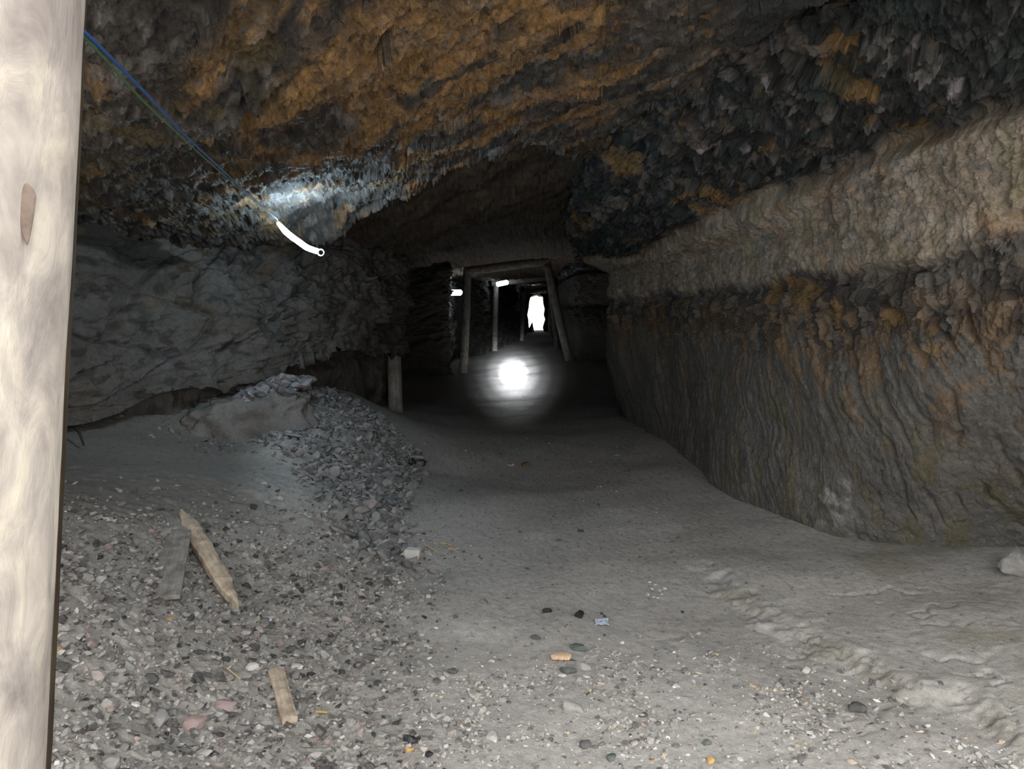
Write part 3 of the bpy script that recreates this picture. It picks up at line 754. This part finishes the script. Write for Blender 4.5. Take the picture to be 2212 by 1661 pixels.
def scatter(name, stuffname, n, xr, yr, accept, size, nind, flat, label, group, mat, cols, stufflabel, sink=.25, tiltmax=.5, cat='stone', scat='gravel'):
    xy = sample(n, xr, yr, accept); n = len(xy)
    sz = size(n)
    z = floor_z(xy)
    dist = np.linalg.norm(np.c_[xy, z] - CAM, axis=1)
    order = np.argsort(-(sz / dist))
    protos = [hull_mesh(name, 100 * len(name) + i, 15, flat * rnd.uniform(.7, 1.25), True) for i in range(10)]
    for p_ in protos: p_.materials.append(mat)
    low = [arr(hull_mesh('x', 900 + i, 12, flat * rnd.uniform(.7, 1.25))) for i in range(12)]
    firsts = [None] * 10
    for c, i in enumerate(order[:nind]):
        k = c % 10
        if firsts[k] is None:
            o = firsts[k] = link(name, protos[k])
        else:
            o = firsts[k].copy(); COL.objects.link(o)
        s_ = sz[i] / 2
        o.location = (xy[i, 0], xy[i, 1], z[i] + s_ * flat * (.55 - sink))
        o.rotation_euler = (nr.uniform(-tiltmax, tiltmax), nr.uniform(-tiltmax, tiltmax), nr.uniform(0, 6.28))
        o.scale = (s_, s_ * nr.uniform(.8, 1.1), s_)
        tag(o, label, cat, group)
    Vs, Ts, Cs, off = [], [], [], 0
    for i in order[nind:]:
        v_, t_ = low[nr.integers(12)]
        s_ = sz[i] / 2
        R = np.array(Euler((nr.uniform(-tiltmax, tiltmax), nr.uniform(-tiltmax, tiltmax), nr.uniform(0, 6.28))).to_matrix())
        v2_ = (v_ * s_ * np.array([1, nr.uniform(.7, 1.1), 1])) @ R.T + np.array([xy[i, 0], xy[i, 1], z[i] + s_ * flat * (.5 - sink)])
        Vs.append(v2_); Ts.append(t_ + off); off += len(v_)
        c_ = cols[min(len(cols) - 1, int(nr.random() ** 1.6 * len(cols)))]
        Cs.append(np.tile(np.array(c_) * nr.uniform(.75, 1.25), (len(v_), 1)))
    if Vs:
        m = mesh_from(stuffname, np.concatenate(Vs), np.concatenate(Ts), False, np.concatenate(Cs), np.zeros(off))
        o = link(stuffname, m, M_CHIPS); tag(o, stufflabel, scat, None, 'stuff')
GREYS = [(.27, .26, .245), (.22, .21, .2), (.31, .30, .285), (.11, .105, .10), (.38, .37, .355), (.055, .054, .053), (.24, .19, .175)]
BLUES = [(.22, .22, .215), (.27, .27, .265), (.17, .17, .17), (.11, .11, .11), (.3, .29, .285)]
PALES = [(.42, .41, .39), (.36, .35, .33), (.27, .26, .25), (.5, .48, .46), (.2, .195, .19), (.12, .115, .11), (.45, .36, .26)]
def accA(px, py, xy):
    w = sstep(1050, 650, px + 80 * fbm(np.c_[xy * 2, xy[:, :1] * 0], 3, 9)) * sstep(1020, 1250, py) * (px > 60) * (py < 1720)
    return w
scatter('gravel_stone', 'gravel', 8500, (-2.6, .5), (1.7, 4.9), accA, lambda n: np.clip(nr.lognormal(-3.9, .52, n), .007, .075), 300, .55,
        'angular grey gravel stone among loose gravel beside the near timber post', 'gravel stones right of the near timber post',
        stone_mat('gravel grey', (.08, .078, .075), (.34, .33, .315), (.30, .24, .22)), GREYS, 'carpet of small grey gravel covering the sloping ground by the near post', .24)
def pile_mask(px, py):
    lx = np.interp(py, [840, 930, 1000, 1080, 1150, 1250], [650, 550, 620, 690, 740, 800])
    rx = np.interp(py, [840, 930, 1000, 1080, 1150, 1250], [720, 860, 915, 890, 880, 930])
    return sstep(-25, 25, px - lx) * sstep(25, -45, px - rx) * sstep(835, 850, py) * sstep(1260, 1180, py)
scatter('rubble_chip', 'rubble', 2300, (-2.8, 0), (4.0, 8.2), lambda px, py, xy: pile_mask(px, py), lambda n: np.clip(nr.lognormal(-2.72, .42, n), .025, .17), 300, .42,
        'flat grey rock chip on the rubble heap spilling from the left wall', 'rock chips on the rubble heap',
        stone_mat('rubble grey', (.13, .13, .13), (.29, .285, .28), (.30, .26, .25)), BLUES, 'smaller grey chips filling the rubble heap under the left wall', .1, .8, 'rock chip', 'rubble')
def accC(px, py, xy):
    ln = np.interp(px, [600, 1000, 1200, 1500, 1800, 2100, 2212], [1560, 1480, 1440, 1430, 1470, 1580, 1680])
    cl = sstep(-.05, .3, fbm(np.c_[xy * 3.2, xy[:, :1] * 0], 3, 33))
    return sstep(-90, 60, py - ln) * (.25 + cl) * (px > 850) * (py < 1720)
scatter('stone_chip', 'chippings', 3400, (-.6, 2.0), (1.8, 3.6), accC, lambda n: np.clip(nr.lognormal(-4.2, .5, n), .006, .05), 250, .4,
        'pale stone chip strewn on the bright trodden floor closest to the viewer', 'stone chips on the bright near floor',
        stone_mat('chip pale', (.14, .135, .13), (.5, .485, .46), (.45, .36, .27)), PALES, 'fine pale chippings scattered over the bright near floor')
scatter('pebble', 'pebbles', 300, (-.9, 1.3), (3.2, 8.5), lambda px, py, xy: (px > 850) * (px < 1600) * (py > 940) * (py < 1480) * .6 * 1.0, lambda n: np.clip(nr.lognormal(-3.9, .45, n), .01, .06), 300, .45,
        'small dark pebble lying loose on the smooth trodden path', 'pebbles on the trodden path',
        stone_mat('pebble dark', (.07, .07, .07), (.26, .255, .25), (.4, .38, .35)), GREYS, 'pebbles')
scatter('ledge_chip', 'ledge_rubble', 130, (-3.0, -1.4), (5.5, 7.2), lambda px, py, xy: (px > 120) * (px < 560) * (py > 880) * (py < 1060) * .7 * 1.0, lambda n: np.clip(nr.lognormal(-3.4, .4, n), .015, .09), 130, .5,
        'small brown-grey stone on the mud slope under the left wall', 'stones on the mud slope under the left wall',
        stone_mat('ledge stone', (.08, .075, .07), (.25, .24, .225), (.3, .28, .26)), GREYS, 'ledge rubble')

# single stones and rocks with their own look
def rock(name, px_, py_, w_px, asp, flat, mat, label, cat, seed, rotz=0, tilt=(0, 0), sink=.25, zoff=0, rough=.12, sub=2):
    g = G(px_, py_, 0.0)
    for _ in range(12):
        z = float(floor_z(np.array([[g[0], g[1]]]))[0]) + zoff; g = G(px_, py_, z)
    d_ = g[1]; hw = w_px / 2 * d_ / F
    bm = bmesh.new(); r = random.Random(seed)
    for i in range(22):
        v_ = Vector((r.gauss(0, 1), r.gauss(0, 1), r.gauss(0, 1))).normalized()
        bm.verts.new((v_.x, v_.y * asp, v_.z * flat))
    res = bmesh.ops.convex_hull(bm, input=bm.verts)
    bmesh.ops.delete(bm, geom=[q_ for q_ in res['geom_interior'] if isinstance(q_, bmesh.types.BMVert)], context='VERTS')
    bmesh.ops.bevel(bm, geom=bm.edges[:], offset=.09, segments=2, affect='EDGES', clamp_overlap=True)
    bmesh.ops.triangulate(bm, faces=bm.faces[:])
    bmesh.ops.subdivide_edges(bm, edges=bm.edges[:], cuts=sub, use_grid_fill=True)
    A = np.array([v_.co[:] for v_ in bm.verts]); nz_ = fbm(A * 1.6, 4, seed)
    for v_, q_ in zip(bm.verts, nz_): v_.co *= (1 + rough * float(q_)) * hw
    m = bpy.data.meshes.new(name); bm.normal_update(); bm.to_mesh(m); bm.free()
    o = link(name, m, mat); o.location = (g[0], g[1], g[2] + hw * flat * (1 - 2 * sink)); o.rotation_euler = (tilt[0], tilt[1], rotz)
    return tag(o, label, cat)
M_REDST = simple_mat('pinkish stone', (.26, .19, .18), (.34, .26, .25), 14, .85, .4, .006)
M_GREYST = simple_mat('grey stone', (.22, .215, .205), (.32, .31, .30), 14, .85, .4, .006)
M_PALEST = simple_mat('pale stone', (.40, .39, .37), (.52, .50, .48), 14, .85, .4, .004)
M_DARKST = simple_mat('dark stone', (.05, .05, .05), (.11, .11, .105), 16, .6, .4, .004)
M_COAL = simple_mat('coal lump', (.008, .009, .010), (.025, .028, .03), 30, .35, .6, .004, spec=.5)
M_BRN = simple_mat('brown lump', (.10, .05, .025), (.2, .11, .05), 30, .8, .4, .004)
M_OCHRE = simple_mat('ochre stone', (.36, .22, .07), (.5, .34, .13), 30, .8, .3, .003)
M_GREENST = simple_mat('dark greenish stone', (.05, .06, .055), (.12, .135, .125), 30, .6, .4, .004)
rock('flat_stone', 650, 972, 70, .55, .35, M_REDST, 'oblong pinkish-grey flat stone near the top of the rubble heap', 'stone', 41, -.5, (.2, .3), .15)
rock('red_stone', 422, 1568, 62, .9, .4, M_REDST, 'pinkish flat stone, left one of two pink stones in the gravel', 'stone', 43, .6, (.1, 0), .2)
rock('red_stone', 485, 1532, 60, .8, .45, M_REDST, 'pinkish rounded stone, right one of two pink stones in the gravel', 'stone', 47, .2, (.1, .1), .2)
rock('slab_stone', 345, 1555, 42, 1.9, .5, M_GREYST, 'long grey slab stone pointing away in the gravel left of the pink stones', 'stone', 53, .45, (.1, 0), .2)
rock('pale_stone', 1066, 1595, 30, 1.5, .5, M_PALEST, 'smooth pale oblong stone in the gravel at bottom centre', 'stone', 59, .2)
rock('pale_stone', 545, 1445, 34, .9, .6, M_PALEST, 'pale angular stone in the gravel above the small wooden stake', 'stone', 61, .7)
rock('stone_block', 1741, 1452, 26, .8, .7, M_PALEST, 'small pale block of stone on the floor below the mud bench', 'stone', 67, .8)
rock('dark_rock', 1852, 1535, 48, .8, .55, M_DARKST, 'dark broken rock at the foot of the mud bench', 'stone', 71, .3)
rock('grey_cobble', 1263, 1613, 34, .8, .6, M_DARKST, 'rounded dark cobble on the bright floor at the bottom edge', 'stone', 73, .1)
rock('grey_cobble', 1390, 1548, 22, .8, .6, M_DARKST, 'small rounded dark cobble right of the floor middle', 'stone', 77, .4)
rock('flat_rock', 1232, 1530, 74, .45, .4, M_GREYST, 'half-buried grey rock ridge in the floor below the orange wood chip', 'stone', 79, -.4, (0, .2), .35)
rock('green_rock', 1250, 1404, 50, .45, .4, M_GREENST, 'dark greenish rock behind the orange wood chip', 'stone', 83, -.3)
rock('green_rock', 1226, 1452, 46, .5, .4, M_GREENST, 'dark greenish crumbled rock in front of the orange wood chip', 'stone', 89, -.2)
rock('grey_rock', 1260, 1446, 46, .5, .5, M_GREYST, 'grey wedge of rock beside the crumbled greenish rock', 'stone', 97, -.6)
rock('coal_lump', 1252, 1332, 28, .9, .7, M_COAL, 'black coal lump on the floor behind the bluish scrap', 'coal', 101, .4)
rock('coal_lump', 1182, 1322, 24, .6, .6, M_COAL, 'small black coal lump, left of another coal lump on the path', 'coal', 103, .1)
rock('coal_lump', 890, 1003, 24, .8, .9, M_COAL, 'left black lump of a dark pair at the foot of the rubble', 'coal', 107, .1, zoff=.01)
rock('coal_lump', 912, 1003, 24, .8, .8, M_COAL, 'right black lump of a dark pair at the foot of the rubble', 'coal', 109, .9, zoff=.01)
rock('brown_lump', 1134, 1006, 24, .8, .6, M_BRN, 'small reddish brown lump alone on the path', 'stone', 113, .3)
rock('dark_stone', 884, 1602, 44, .6, .5, M_COAL, 'black oval stone in the gravel near the bottom edge', 'stone', 127, -.5)
rock('dark_stone', 926, 1632, 22, .9, .7, M_COAL, 'small black stone in the gravel at the bottom edge', 'stone', 131, .2)
rock('dark_stone', 1320, 1640, 30, .7, .6, M_GREENST, 'dark green-black stone on the floor at the bottom edge', 'stone', 137, .5)
rock('dark_stone', 1527, 1607, 24, .7, .6, M_GREENST, 'dark green stone among chips in the bright floor', 'stone', 139, .2)
rock('ochre_stone', 884, 1622, 24, .6, .5, M_OCHRE, 'ochre stone in front of the black oval stone', 'stone', 149, .2)
rock('ochre_stone', 1535, 1645, 24, .8, .6, M_OCHRE, 'ochre stone below the dark green stone', 'stone', 151, .2)
rock('dark_boulder', 563, 845 + 12, 26, .7, .6, M_DARKST, 'dark stone wedged at the rim of the rubble heap', 'stone', 153, .2)
rock('boulder', 2195, 1240, 88, .9, .8, M_GREYST, 'rounded grey boulder where the mud bench meets the right wall', 'boulder', 157, .4, (0, 0), .1, 0, .2, 3)
for i, (x_, y_, w_, q_) in enumerate([(366, 1336, 16, 'beside the dusty board'), (728, 1405, 14, 'right of the wooden stake'), (776, 1440, 14, 'in the gravel edge by the path'), (126, 1405, 20, 'close to the foot of the pale post')]):
    rock('ochre_chip', x_, y_, w_, 1.3, .3, M_OCHRE, 'tiny ochre yellow chip ' + q_, 'stone', 160 + i, .3)
for i, (x_, y_) in enumerate([(1416, 1264), (1424, 1276), (1408, 1272), (1430, 1284), (1412, 1290), (1436, 1272), (1421, 1292), (1404, 1258), (1399, 1284)]):
    tag(rock('white_chip', x_, y_, 9 + i % 3 * 3, .7, .4, M_PALEST, '', 'stone', 170 + i, i), 'white chip in a small cluster on the floor by the right slope', 'stone chip', 'white chips in a cluster')
for i, (x_, y_, q_) in enumerate([(911, 1371, 'upper'), (921, 1394, 'lower')]):
    rock('white_shard', x_, y_, 15, 1.6, .3, M_PALEST, q_ + ' of two white shards at the gravel edge', 'stone chip', 190 + i, .5)
for i, (x_, y_, w_) in enumerate([(700, 852, 22), (725, 862, 16), (660, 955, 0)]):
    if w_: rock('dark_cobble', x_, y_, w_, .8, .7, M_DARKST, ['larger', 'smaller'][i] + ' dark cobble of two beside the mud block at the rubble top', 'stone', 195 + i, .5)

# mud block with rubble on top, below the left slab
def mud_block():
    nu, nv = 90, 60
    u = np.linspace(0, 2 * math.pi, nu, endpoint=False); w = np.linspace(-math.pi / 2, math.pi / 2, nv)
    Ug, Wg = np.meshgrid(u, w)
    def se(c, e): return np.sign(c) * np.abs(c) ** e
    x = se(np.cos(Wg), .5) * se(np.cos(Ug), .6); y = se(np.cos(Wg), .5) * se(np.sin(Ug), .6); z = se(np.sin(Wg), .5)
    A = np.stack([x * .52, y * .40, z * .24], 2).reshape(-1, 3)
    dsp = .10 * fbm(A * 3, 4, 501) + .05 * cells(A * 6, 502)[3] + .02 * fbm(A * 14, 3, 504)
    A = A * (1 + dsp[:, None] * 3)
    A[:, 2] += .16 * A[:, 0]
    i = np.arange(nv - 1)[:, None] * nu + np.arange(nu)[None]; j = np.arange(nv - 1)[:, None] * nu + (np.arange(nu)[None] + 1) % nu
    Fq = np.stack([i, j, j + nu, i + nu], 2).reshape(-1, 4)
    c = np.tile(np.array([.17, .158, .148], np.float32), (len(A), 1)); c = mixc(c, (.12, .108, .098), sstep(0, .4, fbm(A * 4, 4, 503)))
    return mesh_from('mud_block', A, Fq, True, c, np.zeros(len(A)))
bp_ = P(535, 908, 6.4)
o = link('mud_block', mud_block(), M_BOULDER); o.location = bp_; o.rotation_euler = (0, 0, .45)
tag(o, 'brown mud-coated block of rock below the crack in the left wall', 'rock')
top = []
for i in range(130):
    x_ = nr.uniform(-.1, .52); y_ = nr.uniform(-.34, .32)
    top.append((x_, y_, nr.uniform(.05, .11)))
pm = [hull_mesh('block_chip', 700 + i, 15, .45, True) for i in range(6)]
mt = stone_mat('block chip grey', (.15, .145, .15), (.3, .29, .29), (.32, .27, .28))
for m_ in pm: m_.materials.append(mt)
for i, (x_, y_, s_) in enumerate(top):
    o = link('block_chip', pm[i % 6]); R = Matrix.Rotation(.45, 3, 'Z')
    o.location = Vector(bp_) + R @ Vector((x_, y_, .205 + .16 * x_ + nr.uniform(0, .15) * (1 - abs(x_ - .22) / .4))); o.scale = (s_, s_, s_); o.rotation_euler = (nr.uniform(-.4, .4), nr.uniform(-.4, .4), nr.uniform(0, 6))
    tag(o, 'grey stone chip heaped on top of the mud-coated block', 'rock chip', 'chips on the mud-coated block')

# ------------------------------------------------------------------ wood scraps, litter
def on_floor(px_, py_, lift=0.0):
    g = G(px_, py_, 0.0)
    for _ in range(14):
        z = float(floor_z(np.array([[g[0], g[1]]]))[0]) + lift; g = G(px_, py_, z)
    return Vector(g)
def board(name, a, b, w0, w1, th, mat, label, cat, seed, ragged=.15, lift=.02, jag=0.0, up=None):
    """a, b: pixel ends on the ground; widths in metres"""
    A_, B_ = on_floor(*a, lift), on_floor(*b, lift)
    L = (B_ - A_).length; n = 40; r = random.Random(seed)
    ax = (B_ - A_).normalized(); zz = Vector((0, 0, 1)); sd = ax.cross(zz).normalized(); upv = sd.cross(ax)
    bm = bmesh.new(); rows = []
    for i in range(n + 1):
        t = i / n; w = w0 + (w1 - w0) * t
        l = w / 2 * (1 + ragged * float(perlin(np.array([[t * 4 + seed, 1.5, 0]]), 1)[0])); rr = w / 2 * (1 + ragged * float(perlin(np.array([[t * 4 + seed, 7.5, 0]]), 2)[0]))
        if jag:
            e_ = min(1, t * 5 + .12) * min(1, (1 - t) * 4 + .08); l *= e_ ; rr *= min(1, t * 3.5 + .25) * min(1, (1 - t) * 6 + .1)
        h = th / 2 * (1 + .2 * float(perlin(np.array([[t * 6, seed, 3.3]]), 3)[0]))
        ring = []
        for (sx, sz) in ((-1, -1), (1, -1), (1, .6), (.55, 1), (0, 1.05), (-.55, .95), (-1, .6)):
            x_ = (l if sx < 0 else rr) * sx + (.003 * r.uniform(-1, 1) if jag else 0)
            ring.append(bm.verts.new((x_, h * sz, t * L)))
        rows.append(ring)
    k = len(rows[0])
    for i in range(n):
        for j in range(k):
            bm.faces.new((rows[i][j], rows[i][(j + 1) % k], rows[i + 1][(j + 1) % k], rows[i + 1][j]))
    bm.faces.new(rows[0][::-1]); bm.faces.new(rows[-1])
    bmesh.ops.recalc_face_normals(bm, faces=bm.faces[:])
    m = bpy.data.meshes.new(name); bm.to_mesh(m); bm.free()
    o = link(name, m, mat)
    M = Matrix((sd, upv, ax)).transposed().to_4x4(); M.translation = A_
    o.matrix_world = M
    return tag(o, label, cat)
board('wooden_board', (393, 1118), (350, 1292), .12, .145, .022, M_PLANK, 'flat grey dusty board lying in gravel, under the splintered stick', 'board', 3, .06, .012)
board('splintered_stick', (392, 1106), (514, 1308), .09, .075, .04, M_SPLIT, 'light tan splintered stick resting across the top of the grey board', 'wood', 9, .3, .045, 1)
board('bark_strip', (440, 1122), (420, 1150), .04, .05, .015, M_SPLIT, 'small torn wood scrap tucked behind the head of the splintered stick', 'wood', 14, .4, .02, 1)
board('wooden_stake', (596, 1448), (626, 1556), .062, .054, .03, M_SPLIT, 'short light brown wooden stake lying in the gravel by the pink stones', 'wood', 19, .12, .02)
board('wood_splinter', (490, 1442), (519, 1467), .007, .005, .005, M_STRAW, 'thin pale wood splinter between pale stone and wooden stake', 'wood', 23, .2, .012)
board('wood_splinter', (682, 1536), (707, 1538), .009, .007, .006, M_OCHRE, 'tiny orange splinter right of the wooden stake', 'wood', 27, .2, .012)
board('wood_chip', (1190, 1418), (1234, 1416), .05, .042, .014, simple_mat('fresh wood chip', (.58, .40, .25), (.70, .52, .36), 30, .8, .3), 'light orange torn wood chip on the middle of the floor', 'wood', 31, .5, .02, 1)
board('straw_stalk', (918, 1176), (945, 1192), .012, .008, .008, M_STRAW, 'thick dry straw stalk right of the pale rock block', 'straw', 37, .2, .012)
for i, (a_, b_) in enumerate([((958, 1168), (985, 1188)), ((962, 1178), (990, 1192)), ((952, 1172), (975, 1176)), ((968, 1186), (992, 1184))]):
    tag(board('straw_stalk', a_, b_, .006, .005, .005, M_STRAW, '', 'straw', 40 + i, .2, .012), 'thin dry straw in a loose bundle on the path', 'straw', 'loose straws on the path')
# pale four-sided stone block by the straw
g = on_floor(888, 1204)
bm = bmesh.new(); hw = 20 * g.y / F
pts = [(-.9, -.7, 0), (.95, -.55, 0), (.9, .6, 0), (-.8, .7, 0), (-.8, -.5, 1.25), (.95, -.3, 1.45), (.85, .5, 1.5), (-.7, .6, 1.35)]
vs = [bm.verts.new((x_ * hw, y_ * hw, z_ * hw)) for x_, y_, z_ in pts]
for f in ((3, 2, 1, 0), (4, 5, 6, 7), (0, 1, 5, 4), (1, 2, 6, 5), (2, 3, 7, 6), (3, 0, 4, 7)): bm.faces.new([vs[i] for i in f])
bmesh.ops.bevel(bm, geom=bm.edges[:], offset=hw * .07, segments=2, affect='EDGES', clamp_overlap=True)
m = bpy.data.meshes.new('rock_block'); bm.normal_update(); bm.to_mesh(m); bm.free()
o = link('rock_block', m, M_PALEST); o.location = g - Vector((0, 0, .02)); o.rotation_euler = (0, .12, -.2)
tag(o, 'pale squarish rock block at the foot of the rubble heap', 'stone')
# crumpled litter
def scrap(name, px_, py_, w_px, mat, label, cat, seed, hgt=.5):
    g = on_floor(px_, py_); w = w_px / 2 * g.y / F
    n = 14; u = np.linspace(-1, 1, n); Xs, Ys = np.meshgrid(u, u); A = np.c_[Xs.ravel(), Ys.ravel(), np.zeros(n * n)]
    A[:, :2] *= (1 + .3 * fbm(A * 1.2 + seed, 2, seed))[:, None]
    A[:, 2] = hgt * (.5 + .8 * fbm(A * 1.4, 3, seed + 3))
    m = mesh_from(name, A * w, grid_faces(n, n), False); o = link(name, m, mat)
    o.location = g + Vector((0, 0, .004)); o.rotation_euler = (0, 0, seed)
    md = o.modifiers.new('thick', 'SOLIDIFY'); md.thickness = .002
    return tag(o, label, cat)
M_BLUEP = simple_mat('bluish plastic', (.36, .42, .52), (.46, .52, .62), 20, .35, .1, .002)
M_TEAL = simple_mat('teal scrap', (.15, .35, .38), (.22, .45, .48), 20, .4, .1)
M_PINKP = simple_mat('pink and white wrapper', (.45, .2, .22), (.7, .68, .66), 60, .4, .1)
scrap('plastic_scrap', 1300, 1346, 30, M_BLUEP, 'pale bluish plastic scrap on the floor right of a coal lump', 'litter', 3, .35)
scrap('wrapper', 1103, 1007, 14, M_PINKP, 'crumpled pink and white wrapper left of the brown lump', 'litter', 5)
scrap('teal_scrap', 1416, 1108, 8, M_TEAL, 'tiny teal scrap at the right edge of the path', 'litter', 8)
scrap('green_scrap', 1334, 985, 12, M_TEAL, 'small greenish scrap where the path meets the right slope', 'litter', 9)
scrap('foil_scrap', 576, 1340, 26, simple_mat('silver foil', (.4, .4, .5), (.7, .7, .75), 60, .3, .2), 'crumpled silver foil scrap below the tip of the splintered stick', 'litter', 11, .3)
# thin root hanging at the left wall foot
r0_ = P(160, 922, 5.0); 
o = link('dry_root', tube_mesh('dry_root', [np.zeros(3), P(172, 935, 4.95) - r0_, P(181, 962, 4.85) - r0_], [.012, .010, .006], 8), M_BROWN); o.location = r0_
tag(o, 'thin dark root curling out at the foot of the left wall', 'root')

# ------------------------------------------------------------------ light
w = bpy.data.worlds.new('overcast'); SC.world = w; w.use_nodes = True
wn = w.node_tree; bg = wn.nodes['Background']; bg.inputs['Color'].default_value = (1.0, .985, .96, 1)
# overcast sky: the zenith three times as bright as the horizon
tcw = N(wn, 'ShaderNodeTexCoord'); sx = N(wn, 'ShaderNodeSeparateXYZ'); wn.links.new(tcw.outputs['Generated'], sx.inputs[0])
mrw = N(wn, 'ShaderNodeMapRange'); mrw.inputs['From Min'].default_value = 0; mrw.inputs['From Max'].default_value = 1
mrw.inputs['To Min'].default_value = 2.6; mrw.inputs['To Max'].default_value = 8.4
wn.links.new(sx.outputs['Z'], mrw.inputs['Value']); wn.links.new(mrw.outputs['Result'], bg.inputs['Strength'])
def portal(loc, rot, sx, sy):
    l = bpy.data.lights.new('daylight portal', 'AREA'); l.shape = 'RECTANGLE'; l.size = sx; l.size_y = sy
    l.cycles.is_portal = True
    o = bpy.data.objects.new('daylight_portal', l); COL.objects.link(o); o.location = loc; o.rotation_euler = rot
portal((0, Y0 - .1, 1.3), (math.radians(90), 0, 0), 8.4, 3.4)
portal((1.4, 46.8, 1.1), (math.radians(-90), 0, 0), 1.6, 2.4)
def spot(loc, tgt, power, half, blend, col, size=.02):
    l = bpy.data.lights.new('torch', 'SPOT'); l.energy = power; l.spot_size = 2 * half; l.spot_blend = blend; l.color = col; l.shadow_soft_size = size
    o = bpy.data.objects.new('torch_beam', l); COL.objects.link(o); o.location = loc
    o.rotation_mode = 'QUATERNION'; o.rotation_quaternion = (Vector(tgt) - Vector(loc)).to_track_quat('-Z', 'Y')
tl = (.06, .05, 1.47)
for half, power in ((1.3, 620000), (2.2, 230000), (3.1, 60000), (4.2, 14000)):
    spot(tl, P(1108, 803, 17.0), power, math.radians(half), 1.0, (.88, .93, 1.0))
spot(tl, P(1105, 785, 17.0), 1500, math.radians(5.6), 1.0, (.85, 1.0, .92))

cam = bpy.data.cameras.new('camera'); co = bpy.data.objects.new('camera', cam); COL.objects.link(co)
cam.sensor_fit = 'HORIZONTAL'; cam.sensor_width = 36; cam.lens = 36 * F / 2212; cam.clip_start = .02; cam.clip_end = 300
co.location = CAM; co.rotation_euler = (math.radians(90) - PITCH, 0, 0)
SC.camera = co
SC.view_settings.view_transform = 'Standard'; SC.view_settings.look = 'None'; SC.view_settings.gamma = 1; SC.view_settings.exposure = -0.05
SC.view_settings.use_curve_mapping = False
SC.cycles.use_denoising = True
SC.cycles.max_bounces = 6; SC.cycles.diffuse_bounces = 4
SC.cycles.sample_clamp_indirect = 6
